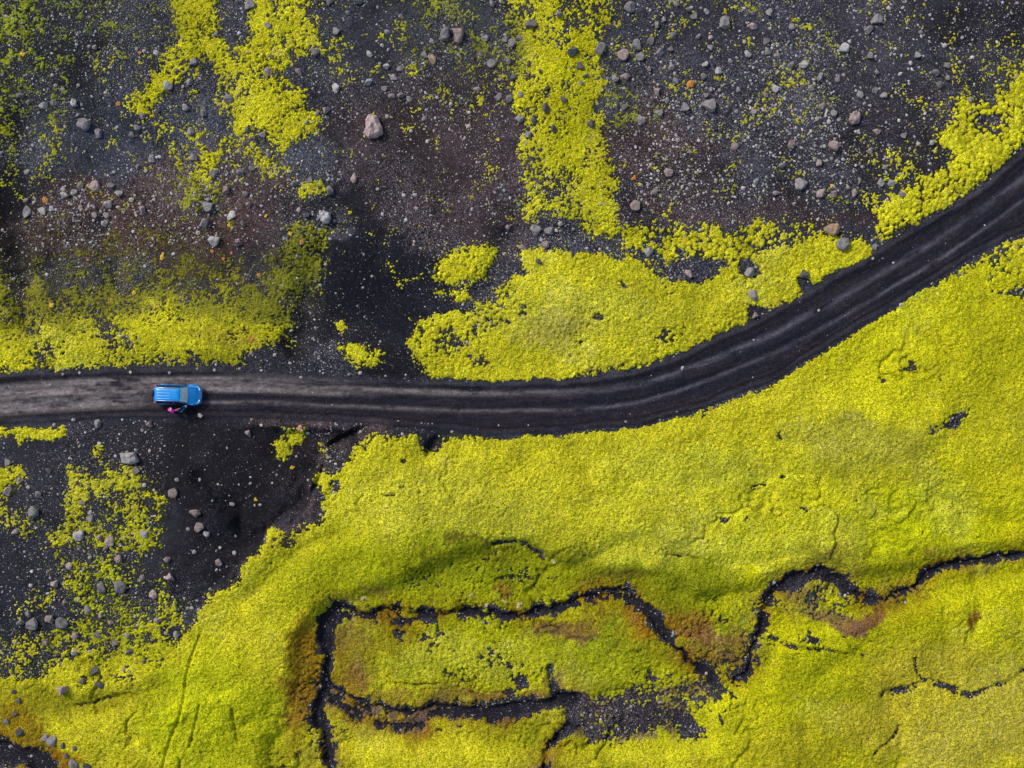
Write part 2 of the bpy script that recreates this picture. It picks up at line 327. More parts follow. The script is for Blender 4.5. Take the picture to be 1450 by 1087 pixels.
# moss colours, darker olive along the scarp painting in its shade: (x, y, radius x, radius y, colour, weight)
MCOL = [(1280, 900, 330, 260, (186, 186, 8), .8), (640, 830, 240, 90, (164, 172, 12), .8), (1340, 1010, 150, 90, (186, 172, 44), .8), (1120, 1060, 80, 40, (182, 172, 30), .6),
        (640, 720, 140, 50, (204, 200, 50), .7), (980, 660, 120, 35, (196, 196, 46), .7), (1000, 740, 220, 50, (208, 206, 40), .6), (1230, 640, 90, 50, (176, 172, 36), .7), (1200, 620, 90, 28, (176, 172, 60), .4),
        (1350, 470, 200, 110, (200, 198, 14), .6), (820, 440, 150, 30, (180, 178, 45), .7), (780, 470, 60, 25, (160, 150, 60), .6), (660, 930, 90, 30, (212, 208, 60), .8),
        (930, 790, 160, 30, (206, 206, 50), .6), (1260, 720, 120, 40, (208, 206, 30), .5), (1300, 760, 90, 50, (184, 192, 4), .6),
        (860, 930, 90, 50, (142, 150, 20), .8), (500, 920, 34, 34, (136, 118, 26), .8), (430, 960, 28, 70, (138, 104, 20), .9), (400, 1060, 40, 30, (142, 130, 24), .8),
        (960, 880, 40, 30, (150, 96, 34), .6), (1000, 895, 50, 14, (142, 98, 52), .8), (1010, 930, 50, 14, (130, 96, 44), .8), (800, 890, 40, 16, (120, 92, 52), .8), (920, 890, 30, 22, (168, 120, 20), .8),
        (490, 960, 22, 26, (140, 104, 40), .8), (1180, 870, 70, 14, (120, 100, 50), .7), (1130, 845, 24, 14, (134, 112, 50), .7), (1232, 870, 22, 12, (124, 90, 40), .8),
        (200, 352, 230, 56, (104, 98, 34), .9), (100, 418, 120, 40, (120, 116, 38), .8), (250, 418, 200, 30, (134, 132, 40), .8), (420, 380, 60, 60, (116, 118, 34), .8), (330, 480, 50, 20, (180, 168, 40), .6),
        (10, 410, 30, 40, (120, 116, 30), .7), (40, 60, 80, 160, (112, 132, 40), .7), (150, 30, 80, 60, (100, 116, 50), .7), (640, 60, 80, 80, (116, 122, 48), .8), (1200, 90, 70, 90, (140, 148, 50), .6), (890, 140, 40, 60, (120, 130, 60), .7),
        (110, 990, 160, 24, (150, 144, 24), .7), (20, 1035, 40, 40, (150, 120, 20), .7), (60, 1080, 40, 20, (140, 104, 14), .9), (150, 870, 90, 50, (162, 172, 20), .6), (300, 1010, 90, 90, (182, 190, 10), .7), (180, 790, 60, 60, (160, 168, 30), .5),
        (270, 300, 50, 60, (120, 126, 46), .7), (800, 120, 30, 160, (190, 188, 8), .5), (560, 900, 50, 14, (140, 124, 30), .6), (860, 905, 30, 30, (120, 132, 22), .6), (1040, 900, 40, 30, (132, 140, 20), .6), (1110, 840, 26, 20, (128, 122, 40), .7), (590, 990, 110, 10, (142, 120, 40), .7), (700, 990, 60, 10, (126, 94, 50), .7), (620, 815, 60, 20, (134, 146, 16), .8), (700, 800, 90, 34, (136, 152, 14), .8), (930, 830, 110, 24, (140, 150, 16), .8), (1250, 790, 160, 12, (156, 156, 14), .8), (1150, 960, 90, 30, (166, 170, 8), .7), (1383, 875, 8, 12, (120, 84, 30), .8), (790, 800, 60, 34, (140, 142, 14), .7), (700, 775, 60, 8, (112, 94, 30), .7), (640, 800, 70, 12, (128, 126, 16), .6)]
# colour of the bare ground: cinder greys, browns and black sand
SOIL = [(1150, 120, 330, 160, (66, 64, 74), .8), (560, 60, 220, 70, (60, 62, 70), .8), (610, 220, 130, 120, (68, 54, 58), .9), (680, 270, 70, 90, (76, 60, 62), .8), (520, 400, 120, 70, (12, 15, 30), .95), (440, 470, 70, 30, (28, 27, 36), .9),
        (500, 330, 40, 60, (18, 19, 32), .8), (560, 500, 60, 30, (26, 24, 32), .9), (20, 330, 60, 80, (11, 12, 20), .95), (25, 440, 16, 50, (18, 18, 24), .9), (300, 190, 60, 60, (74, 78, 92), .7), (130, 180, 100, 70, (60, 66, 78), .8), (60, 100, 120, 80, (36, 38, 44), .6),
        (220, 320, 170, 60, (82, 56, 50), .9), (300, 250, 120, 40, (88, 70, 68), .8), (950, 230, 90, 60, (68, 52, 54), .8), (900, 190, 50, 60, (80, 60, 58), .8), (1280, 190, 100, 60, (46, 40, 48), .8), (1400, 40, 90, 40, (34, 32, 42), .8), (1050, 300, 200, 20, (74, 52, 54), .7),
        (330, 650, 130, 80, (34, 31, 38), .95), (300, 780, 70, 60, (42, 38, 44), .8), (330, 750, 40, 40, (26, 24, 32), .8), (420, 650, 60, 60, (38, 32, 38), .8), (60, 800, 100, 80, (46, 48, 58), .8), (30, 910, 60, 50, (34, 38, 48), .8), (120, 640, 90, 30, (46, 44, 52), .7),
        (440, 720, 30, 40, (50, 40, 48), .8), (380, 760, 20, 40, (54, 44, 52), .7), (510, 615, 60, 14, (42, 34, 40), .8), (900, 1010, 110, 40, (58, 46, 58), .8), (430, 240, 30, 40, (78, 84, 96), .6), (465, 320, 20, 16, (84, 84, 92), .5)]
BIGSOIL = (50, 50, 59)

# ------------------------------------------------------------------ fields on the grid
STEP = 0.073
HX, HY = 58.0, 45.5
gx = np.arange(-HX, HX + STEP, STEP, dtype=np.float32); gy = np.arange(-HY, HY + STEP, STEP, dtype=np.float32)
nx = (len(gx) // 2) * 2 + 1 if len(gx) % 2 == 0 else len(gx); nx = nx if nx <= len(gx) else len(gx) - 1
ny = len(gy) if len(gy) % 2 == 1 else len(gy) - 1
gx = gx[:nx]; gy = gy[:ny]
X, Y = np.meshgrid(gx, gy)                    # fine grid
Xh, Yh = X[::2, ::2], Y[::2, ::2]             # half grid
def up(a):
    """bilinear upsample of a half grid array to the fine grid"""
    o = np.empty((ny, nx), np.float32)
    o[::2, ::2] = a; o[1::2, ::2] = (a[1:] + a[:-1]) / 2
    o[:, 1::2] = (o[:, 2::2] + o[:, :-1:2]) / 2
    return o
PXr = Xh * PPM + 725; PYr = 543.5 - Yh * PPM   # true survey coordinates
PXc = np.clip(PXr, -6, 1456); PYc = np.clip(PYr, -6, 1093)
w1 = fbm(Xh, Yh, 2.2, 3, 41); w2 = fbm(Xh, Yh, 2.2, 3, 42)
w3 = fbm(Xh, Yh, .8, 3, 43, .7); w4 = fbm(Xh, Yh, .8, 3, 44, .7)
WX = PXc + 4 * w1 + 4 * w3; WY = PYc + 4 * w2 + 4 * w4
SX = PXr + 3.5 * w1 + 2.5 * w3; SY = PYr + 3.5 * w2 + 2.5 * w4

road_sd = np.maximum(poly_sd(PXr + 1.6 * w1, PYr + 1.6 * w2, R_TOP + R_BOT, 80), -80)
stream_sd = np.full(Xh.shape, -60, np.float32)
band_sd = line_sd(SX, SY, STREAMS[4])
for s in STREAMS: stream_sd = np.maximum(stream_sd, line_sd(SX, SY, s))
pool = poly_sd(SX, SY, [(-200, 1052), (15, 1052), (42, 1062), (70, 1075), (92, 1100), (45, 1100), (30, 1078), (10, 1082), (-200, 1078)])
stream_sd = np.maximum(stream_sd, pool)
stream_sd = stream_sd + 3.6 * fbm(Xh, Yh, 2.0, 4, 35, .6) - 1.6
crack_sd = np.full(Xh.shape, -60, np.float32)
for s in CRACKS: crack_sd = np.maximum(crack_sd, line_sd(PXr + 2 * w1, PYr + 2 * w2, s, 30))

# signed position along / across the road
cpts = np.array(CENTRE, np.float32)
best = np.full(Xh.shape, 1e6, np.float32); U = np.zeros_like(best); S = np.zeros_like(best); acc = 0
for i in range(len(cpts) - 1):
    a, b = cpts[i], cpts[i + 1]; e = b - a; L = float(np.hypot(*e)); e = e / L
    t = np.clip((PXr - a[0]) * e[0] + (PYr - a[1]) * e[1], 0, L)
    dx = PXr - a[0] - t * e[0]; dy = PYr - a[1] - t * e[1]; d = np.hypot(dx, dy)
    m = d < best; best = np.where(m, d, best)
    U = np.where(m, d * np.sign(e[0] * dy - e[1] * dx), U); S = np.where(m, acc + t, S); acc += L
S = S / PPM                                    # metres
basin0 = sstep(-14, 12, poly_sd(PXr, PYr, [(420, 900), (455, 858), (520, 838), (570, 822), (640, 790), (700, 772), (752, 768), (800, 800), (860, 808), (930, 812), (985, 845), (1050, 838),
      (1100, 812), (1160, 795), (1220, 812), (1290, 806), (1360, 780), (1480, 770), (1480, 812), (1300, 855), (1120, 900), (1085, 970), (1010, 990), (1010, 1060), (800, 1070), (600, 1050), (470, 1060), (462, 1120), (370, 1120), (375, 1050), (410, 990)], 60))
# moss density
D = np.where(PYr > 430, .0, .035).astype(np.float32); Q = np.zeros_like(D)
REG = ['upper', 'branch', 'streak', 'bend', 'field', 'tufts', 'slope', 'ledge', 'scatter', 'carpet', 'rusty', 'island', 'delta', 'wet']
RID = np.zeros(Xh.shape, np.int32)
for region, dens, soft, cush, pts in M:
    sd = poly_sd(WX, WY, pts, 50)
    sf = soft * 1.25 + 1.5
    a = sstep(-sf, sf, sd)
    D = D + (dens - D) * a; Q = Q + (cush - Q) * a
    if region: RID[sd > -soft * .6] = REG.index(region)
D += np.where(RID == 9, .07 * fbm(Xh, Yh, 7, 4, 33) + .05 * sstep(700, 620, PYr) * sstep(500, 700, PXr), 0)
D = D - 2.0 * sstep(-8, 5, road_sd + 3.5 * w3 + 2 * w1)
D = D - 1.35 * sstep(-11, 6.0, stream_sd + 6.5 * fbm(Xh, Yh, 1.0, 3, 34, .65)) * (.9 + .3 * fbm(Xh, Yh, 1.3, 3, 31))
Q = Q + (.85 - Q) * sstep(-14, -2, stream_sd) * np.where((band_sd > stream_sd - .5) & (PXr > 475), .45, 1)
D = D - .85 * sstep(-4.5, 2.2, crack_sd) * (.8 + .6 * fbm(Xh, Yh, .9, 3, 32))
# blocks that carry tufts inside the wide channels
for (ix, iy, irx, iry) in [(545, 878, 14, 8), (579, 875, 11, 6), (509, 864, 8, 5), (571, 867, 4, 4), (503, 880, 5, 4), (621, 868, 4, 4), (562, 882, 4, 4), (857, 845, 6, 5), (825, 853, 6, 4), (878, 857, 7, 5), (868, 851, 4, 4), (893, 862, 6, 4),
        (437, 1012, 7, 5), (470, 988, 5, 4), (535, 1012, 9, 5), (1095, 862, 5, 4), (1108, 845, 7, 5), (560, 1020, 12, 6), (590, 1022, 9, 5), (520, 1028, 8, 5), (660, 1003, 8, 3), (1030, 950, 6, 5), (1052, 945, 6, 5)]:
    D = np.maximum(D, .95 * sstep(1.5, .6, ((PXr + 2 * w3 - ix) / irx) ** 2 + ((PYr + 2 * w4 - iy) / iry) ** 2))
nearst = np.exp(-np.maximum(-stream_sd, 0) / 22) * (PYr > 700)
D = D - nearst * (.13 + .24 * fbm(Xh, Yh, 2.8, 5, 36, .65)) * (D > .5) * np.where(RID == 9, .6, 1)
D = D - .20 * sstep(.15, .6, fbm(Xh, Yh, 4.2, 4, 39)) * np.isin(RID, (11, 12))
D = D - .05 * basin0 * (1 + 1.2 * fbm(Xh, Yh, 3.5, 3, 37))
Q = Q + (.6 - Q) * basin0 * .8
D = np.where((stream_sd > 3) & (PXr > 480) & (PXr < 620), D + 0.9 * sstep(3, 8, stream_sd) * .8, D)

# ---- relief
H = 0.42 * fbm(Xh, Yh, 17, 3, 5) + 0.10 * fbm(Xh, Yh, 3.0, 3, 6)
basin = basin0
H -= 0.95 * basin
low = sstep(560, 700, PYr + .35 * (PXr - 725)) * sstep(400, 560, PYr) * (1 - sstep(-40, -5, road_sd))
H += .30 * fbm(Xh, Yh, 6.5, 3, 12) * low
cr = fbm(Xh + 2 * w1, Yh + 2 * w2, 11, 3, 14); H -= .40 * sstep(.13, .0, np.abs(cr)) * low * sstep(-.2, .5, fbm(Xh, Yh, 14, 2, 15))
cliff = poly_sd(PXr + 5 * w1 + 3 * w3, PYr + 5 * w2 + 3 * w4, [(200, 640), (300, 606), (420, 608), (500, 606), (540, 600), (520, 610), (498, 618), (475, 636), (452, 655), (440, 680), (438, 720), (418, 740), (390, 748), (372, 768), (350, 785), (336, 810), (300, 845), (255, 870), (235, 800)], 60)
H -= 1.15 * sstep(-3, 6, cliff) * sstep(300, 430, PXr + .4 * (PYr - 600)) 
H -= .12 * np.exp(-((cliff + 3) / 5) ** 2) * sstep(330, 430, PXr)
groove = np.maximum(line_sd(PXr + 3 * w1, PYr + 3 * w2, [(560, 600, 2), (535, 596, 5), (515, 604, 6), (498, 612, 7), (480, 624, 7), (468, 634, 4)]), line_sd(PXr + 2 * w3, PYr + 2 * w4, [(640, 612, 3), (624, 617, 6), (612, 628, 9), (605, 640, 8)]))
groove = np.maximum(groove, line_sd(PXr + 3 * w1, PYr + 3 * w2, [(455, 660, 3), (446, 690, 6), (440, 705, 4)]))
H -= .75 * sstep(-4, 2, groove + 2.5 * w3)
for g_ in ([(448, 690, 3), (425, 712, 5), (400, 735, 7), (375, 760, 6), (350, 770, 4)], [(452, 655, 2), (432, 668, 3), (415, 690, 2)], [(280, 678, 2), (300, 700, 4), (322, 725, 5), (338, 755, 6)]):
    H -= .34 * sstep(-14, 4, line_sd(PXr + 7 * w1 + 4 * w3, PYr + 5 * w2 + 3 * w4, g_))
bank = np.exp(-((cliff + 4) / 6) ** 2)
def blob(x, y, rx, ry): return np.exp(-(((PXr - x) / rx) ** 2 + ((PYr - y) / ry) ** 2))
for (x, y, rx, ry, h) in [(640, 930, 110, 36, .75), (1000, 870, 60, 24, .3), (1160, 880, 50, 30, .4), (330, 960, 70, 60, .5), (1340, 700, 120, 60, -.4), (1340, 880, 90, 60, .5), (1330, 1040, 130, 50, .7), (1130, 1020, 60, 60, .3),
                          (500, 420, 90, 70, -.6), (330, 700, 100, 70, -.3), (335, 760, 30, 24, -.4), (800, 160, 60, 180, .35), (380, 130, 60, 80, .3), (620, 250, 120, 110, .5), (820, 450, 150, 50, .5), (250, 460, 160, 60, .6), (130, 300, 140, 40, .4),
                          (860, 830, 90, 24, -.2), (760, 790, 40, 30, -.3), (1420, 500, 60, 60, .3), (960, 700, 200, 70, .35), (620, 720, 130, 70, .4)]:
    H += h * blob(x, y, rx, ry)
GULLIES = [[(1265, 985, 2), (1262, 1010, 5), (1280, 1050, 8), (1270, 1090, 5)], [(1380, 835, 3), (1384, 870, 8), (1378, 900, 3)], [(1450, 740, 3), (1400, 745, 4), (1350, 700, 5), (1330, 705, 3)], [(1160, 960, 3), (1200, 940, 4), (1215, 925, 2)], [(820, 795, 3), (900, 770, 5), (960, 790, 6), (1050, 800, 5), (1130, 790, 4)], [(960, 840, 4), (990, 850, 5), (1050, 838, 3)], [(100, 1000, 3), (150, 998, 6), (230, 975, 4), (330, 970, 3)], [(330, 1030, 3), (370, 1020, 5), (400, 990, 4)], [(345, 860, 3), (420, 780, 4), (470, 760, 2)], [(30, 180, 26), (24, 300, 46), (32, 400, 14), (30, 460, 6)], [(475, 280, 16), (455, 360, 24), (430, 440, 20), (420, 500, 16)], [(735, 300, 14), (715, 360, 14), (690, 410, 12)],
           [(285, 680, 4), (320, 720, 14), (345, 765, 22)], [(150, 320, 8), (170, 400, 6)], [(310, 300, 26), (330, 380, 10)], [(612, 612, 8), (616, 630, 11), (604, 640, 8)], [(612, 615, 4), (638, 612, 5)], [(745, 330, 16), (850, 330, 12), (950, 345, 8)]]
for g in GULLIES: H -= 0.7 * sstep(-26, 14, line_sd(PXr + 6 * w1, PYr + 6 * w2, g))
tr_sd = np.full(Xh.shape, -60, np.float32)
for s in TRACKS: tr_sd = np.maximum(tr_sd, line_sd(PXr + 1.5 * w1, PYr + 1.5 * w2, s, 30))
H -= .30 * sstep(-2.5, 1, tr_sd)
D = D - .12 * sstep(-2.5, 1, tr_sd)
# faint downslope ribs on the scree
rib = fbm(Xh * 1.0 + .35 * Yh, Yh * .18, 3.2, 3, 55)
H += 0.14 * rib * sstep(430, 300, PYr)
# road bench: flat crown, ruts, windrows along both sides
roadmask = sstep(-14, 5, road_sd)
Hroad = 0.05 * fbm(Xh, Yh, 14, 2, 8) - 0.12
H = H * (1 - sstep(-30, 2, road_sd)) + Hroad * sstep(-30, 2, road_sd)
um = U / PPM + 0.06 * fbm(Xh, Yh, 5, 2, 88)
rut = lambda c, w: np.exp(-((um - c) / w) ** 2)
H += roadmask * (-0.07 * rut(-.85, .34) - 0.07 * rut(.85, .34) + 0.05 * rut(0, .35))
fine_s = fbm(S * .12, um, .42, 3, 71)
H += roadmask * (0.022 * fine_s + .016 * fbm(S * .1, um, .3, 2, 78))
berm = np.exp(-((road_sd - 2.5) / 3.2) ** 2)
H += berm * (0.20 + 0.06 * fbm(Xh, Yh, 2, 2, 9))
H += 0.05 * np.exp(-((road_sd - 11) / 1.6) ** 2)
# banks of the streams
H -= 0.62 * sstep(-5, 3, stream_sd) * (1 - roadmask)
H -= 0.20 * sstep(-5, 2, crack_sd) * (1 - roadmask)
wet = sstep(-6, 6, poly_sd(SX, SY, [(795, 988), (888, 975), (1008, 968), (975, 1005), (998, 1040), (970, 1046), (835, 1056), (798, 1030)]))
H -= .3 * wet
edge = np.minimum(np.minimum(HX - np.abs(Xh), HY - np.abs(Yh)), 6) / 6
H = H * sstep(0, 1, edge)
Hf = up(H.astype(np.float32))
grit = 0.018 * fbm(X, Y, .35, 2, 91)
Hg = Hf + grit * up((1 - .7 * roadmask).astype(np.float32))
def ground_z(x, y):
    fx = (np.asarray(x) - gx[0]) / STEP; fy = (np.asarray(y) - gy[0]) / STEP
    ix = np.clip(np.floor(fx).astype(int), 0, nx - 2); iy = np.clip(np.floor(fy).astype(int), 0, ny - 2)
    tx = np.clip(fx - ix, 0, 1); ty = np.clip(fy - iy, 0, 1)
    return (Hg[iy, ix] * (1 - tx) + Hg[iy, ix + 1] * tx) * (1 - ty) + (Hg[iy + 1, ix] * (1 - tx) + Hg[iy + 1, ix + 1] * tx) * ty
def field_at(F, x, y):
    ix = np.clip(((np.asarray(x) - gx[0]) / (2 * STEP)).astype(int), 0, F.shape[1] - 1); iy = np.clip(((np.asarray(y) - gy[0]) / (2 * STEP)).astype(int), 0, F.shape[0] - 1)
    return F[iy, ix]

# ---- colours
def paint(base, blobs, jx, jy):
    if isinstance(base, tuple): col = np.empty(Xh.shape + (3,), np.float32); col[:] = s2l(base)
    else: col = base
    for (x, y, rx, ry, c, w) in blobs:
        d = ((PXr + jx - x) / rx) ** 2 + ((PYr + jy - y) / ry) ** 2
        a = (w * sstep(1.9, .35, d))[..., None]
        col = col * (1 - a) + s2l(c).astype(np.float32) * a
    return col
j1 = 34 * fbm(Xh, Yh, 4, 6, 61, .72); j2 = 34 * fbm(Xh, Yh, 4, 6, 62, .72)
soil = paint(BIGSOIL, SOIL, j1, j2)
soil *= (1 + .5 * fbm(Xh, Yh, 2.6, 6, 64, .68))[..., None]
bk = (.85 * np.clip(np.exp(-((cliff + 6) / 8) ** 2), 0, 1) * sstep(330, 400, PXr) * sstep(-.7, .3, fbm(Xh, Yh, 1.2, 3, 97)))[..., None]
soil = soil * (1 - bk) + s2l((86, 66, 66)).astype(np.float32) * bk
film = (.55 * sstep(.1, .6, D) * sstep(-.5, .5, fbm(Xh, Yh, .8, 4, 65, .7)))[..., None]
# downslope colour streaks of the scree
soil *= (1 + .25 * rib * sstep(430, 330, PYr))[..., None]
soil = soil * (1 - film) + s2l((70, 74, 34)).astype(np.float32) * film
hz = (.75 * np.exp(-(((PXr - 210) / 260) ** 2 + ((PYr - 410) / 60) ** 2)) * sstep(-.6, .4, fbm(Xh, Yh, 1.0, 4, 98, .7)) * sstep(470, 430, PXr))[..., None]
soil = soil * (1 - hz) + s2l((92, 84, 44)).astype(np.float32) * hz
# road: packed wheel tracks are dusty and paler, the rest is black cinder
pale = rut(-.88, .28) * (0.75 + .35 * fbm(S * .1, um, .8, 3, 72)) + rut(.86, .18) * (0.7 + .4 * fbm(S * .1, um, .8, 3, 73))
pale = np.clip(pale, 0, 1) * (0.6 + .4 * sstep(900, 650, PXr))
pale = np.maximum(pale, 1.0 * sstep(1.05, .55, np.abs(um + .95)) * sstep(560, 420, PXr) * (0.7 + .3 * fbm(S * .1, um, .6, 2, 79)))
pale = np.maximum(pale, .85 * sstep(1.0, .3, np.abs(um - .6)) * sstep(250, 150, PXr))
pale *= sstep(-1.0, .15, fbm(S * .22, um, .42, 5, 74, .7))
rc = np.empty(Xh.shape + (3,), np.float32)
blk = s2l((22, 24, 36)).astype(np.float32); blk2 = s2l((36, 31, 39)).astype(np.float32); dwt = sstep(900, 650, PXr)[..., None]
dust = (dwt * s2l((132, 122, 120)) + (1 - dwt) * s2l((112, 108, 118))).astype(np.float32).astype(np.float32)
rc_n = fbm(S * .10, um * 1.0, .22, 3, 77, .7)
mixb = sstep(-.4, .5, fine_s + .6 * (np.abs(um) > 1.7))[..., None]
rc[:] = blk; rc = rc * (1 - mixb) + blk2 * mixb
rc = rc * (1 - pale[..., None]) + dust * pale[..., None]
vg = np.exp(-((road_sd - 9) / 2.0) ** 2) + np.exp(-((road_sd - 15) / 1.3) ** 2) * .6
rc *= (1 - .45 * np.clip(vg, 0, 1))[..., None]
rc *= (.94 + .30 * rc_n + .22 * fbm(S * .25, um, .11, 2, 49))[..., None]
rm = sstep(-6, 8, road_sd + 3 * fbm(Xh, Yh, 1.0, 3, 75))[..., None]
soil = soil * (1 - rm) + rc * rm
sm = sstep(-8, 1, stream_sd)[..., None]
soil = soil * (1 - sm) + s2l((36, 34, 46)).astype(np.float32) * sm
moss = paint((199, 193, 32), MCOL, j1, j2)
bm_ = (.55 * basin0 * sstep(-.9, .4, fbm(Xh, Yh, 5, 4, 69)))[..., None]
moss = moss * (1 - bm_) + s2l((156, 160, 14)).astype(np.float32) * bm_
BROWN = [q for q in MCOL if q[1] > 780 and q[4][0] >= q[4][1] * 1.1] + [(1020, 900, 46, 18, (140, 96, 60), .9), (1000, 925, 46, 16, (128, 96, 52), .9), (1025, 940, 26, 14, (118, 92, 54), .9), (1180, 875, 46, 12, (122, 88, 60), .9),
   (1220, 872, 30, 14, (128, 88, 58), .9), (1120, 845, 24, 18, (126, 104, 50), .8), (480, 900, 18, 18, (124, 92, 48), .8), (505, 955, 22, 22, (140, 102, 50), .8), (790, 895, 50, 16, (118, 88, 56), .9), (830, 880, 40, 12, (142, 108, 30), .7), (905, 890, 26, 24, (164, 112, 24), .8),
   (880, 825, 30, 9, (140, 96, 50), .7), (540, 838, 22, 9, (128, 92, 56), .8), (785, 975, 12, 22, (132, 84, 62), .9), (740, 1000, 50, 10, (118, 82, 66), .8), (500, 1015, 40, 10, (110, 88, 66), .8), (600, 1004, 30, 10, (120, 92, 60), .8), (705, 833, 14, 6, (168, 96, 50), .8), (420, 1000, 26, 40, (136, 98, 30), .8), (1160, 787, 8, 8, (124, 96, 60), .8), (1320, 788, 14, 8, (140, 110, 50), .7), (995, 970, 20, 18, (128, 92, 60), .9)]
BROWN = [q[:5] + (q[5] * (.62 if not 980 < q[0] < 1040 else .45),) for q in BROWN]
moss = paint(moss, BROWN, .7 * j1, .7 * j2)
# rusty growth on damp ground beside the streams
damp = np.exp(-np.maximum(-stream_sd, 0) / 15) * (0.75 + .8 * fbm(Xh, Yh, 3.0, 4, 66, .65)) * (PYr > 700)
damp = np.clip(damp, 0, 1)[..., None]
moss = moss * (1 - damp) + s2l((138, 104, 14)).astype(np.float32) * damp
br = (np.clip(.9 * wet + .8 * sstep(-6, 2, band_sd) + .55 * nearst * sstep(.1, .7, fbm(Xh, Yh, 6, 4, 38)) + .5 * np.exp(-np.maximum(-stream_sd, 0) / 6) * ((PYr > 975) & (PXr < 830)), 0, 1))[..., None] * sstep(-.5, .4, fbm(Xh, Yh, .8, 2, 68))[..., None]
moss = moss * (1 - br) + s2l((112, 92, 62)).astype(np.float32) * br
# mottling of living / dry moss
mot = fbm(Xh, Yh, 1.5, 4, 67)
big = fbm(Xh, Yh, 9, 5, 63, .6)
moss *= (1 + .16 * mot + .16 * big)[..., None]
pb = (.2 * sstep(.15, .7, fbm(Xh, Yh, 7, 5, 48, .65)))[..., None]
moss = moss * (1 - pb) + moss.mean(-1, keepdims=True) * np.array([1.42, 1.38, .25], np.float32) * pb
moss = np.clip(moss, 0.004, .9); soil = np.clip(soil * (.54 + .36 * roadmask[..., None]), 0.002, .4)
GRAIN = np.clip(sstep(.006, .022, soil.mean(-1)) * (1 - .85 * roadmask) * (.55 + .6 * fbm(Xh, Yh, 5, 4, 96)) + .12, .08, 1)
soilF = np.stack([up(soil[..., k]) for k in range(3)], -1); mossF = np.stack([up(moss[..., k]) for k in range(3)], -1)

# ---- moss presence on the fine grid
Df, Qf = up(D), up(Q)
f1, f2, cid = worley(X + .1 * fbm(X, Y, .5, 2, 21), Y + .1 * fbm(X, Y, .5, 2, 22), .52, 23)
g1, g2, gid = worley(X, Y, .27, 24)
n_fine = uniform(.55 * fbm(X, Y, .36, 3, 25, .8) + .38 * fbm(X, Y, 1.5, 3, 26) + .8 * (g1 - .4))
n_cush = uniform(1.15 * f1 + .5 * (cid - .5) + .5 * fbm(X, Y, 1.9, 4, 27) + .35 * (g1 - .4))
n = n_fine * (1 - Qf) + n_cush * Qf
m = Df - n
cover = np.clip(m / .2, -1, 1)
rise = np.where(cover > 0, np.sqrt(np.clip(cover, 0, 1)), 0.6 * cover)
thick = (.07 + .09 * Qf) * np.where(Df > .9, 1.3, 1.0)
dome = (0.5 - f1) * .19 * (0.35 + .65 * Qf) + (0.4 - g1) * .05 + (.06 - .01 * Qf) * fbm(X, Y, .24, 2, 28, .75)
lump = .15 * fbm(X, Y, 2.6, 3, 29, .5)
mossF *= (.80 + .25 * cid * Qf + .22 * gid)[..., None]
Zm = Hf + rise * thick + np.where(rise > 0, np.maximum(-thick * rise * .5, dome + (lump + .06) * np.clip(Df - .3, 0, .8) * np.clip(cover * 1.2, 0, 1)), 0) - .02
# ------------------------------------------------------------------ materials
def new_mat(name):
    mt = bpy.data.materials.new(name); mt.use_nodes = True
    nt = mt.node_tree; b = nt.nodes["Principled BSDF"]
    return mt, nt, b
def N(nt, typ, **kw):
    n_ = nt.nodes.new(typ)
    for k, v in kw.items(): setattr(n_, k, v)
    return n_
def tex(nt, kind, scale, detail=3, rough=.6, coord=None):
    t = nt.nodes.new('ShaderNodeTexNoise' if kind == 'noise' else 'ShaderNodeTexVoronoi')
    t.inputs['Scale'].default_value = scale
    if kind == 'noise': t.inputs['Detail'].default_value = detail; t.inputs['Roughness'].default_value = rough
    nt.links.new(coord, t.inputs['Vector'])
    return t
def maprange(nt, sock, a, b, c, d):
    n_ = nt.nodes.new('ShaderNodeMapRange'); nt.links.new(sock, n_.inputs[0])
    for i, v in enumerate((a, b, c, d)): n_.inputs[i + 1].default_value = v
    return n_.outputs[0]
def mixc(nt, mode, fac, a, b):
    n_ = nt.nodes.new('ShaderNodeMix'); n_.data_type = 'RGBA'; n_.blend_type = mode
    for s, v in ((n_.inputs[0], fac), (n_.inputs[6], a), (n_.inputs[7], b)):
        if hasattr(v, 'is_output'): nt.links.new(v, s)
        elif isinstance(v, tuple): s.default_value = (*v, 1)
        else: s.default_value = v
    return n_.outputs[2]
def mul(nt, a, b):
    n_ = nt.nodes.new('ShaderNodeMath'); n_.operation = 'MULTIPLY'; nt.links.new(a, n_.inputs[0]); nt.links.new(b, n_.inputs[1]); return n_.outputs[0]
def gray(nt, sock):
    c = nt.nodes.new('ShaderNodeCombineColor')
    for i in range(3): nt.links.new(sock, c.inputs[i])
    return c.outputs[0]
def bump(nt, b, height, strength, dist):
    n_ = nt.nodes.new('ShaderNodeBump'); n_.inputs['Strength'].default_value = strength; n_.inputs['Distance'].default_value = dist
    nt.links.new(height, n_.inputs['Height']); nt.links.new(n_.outputs[0], b.inputs['Normal'])

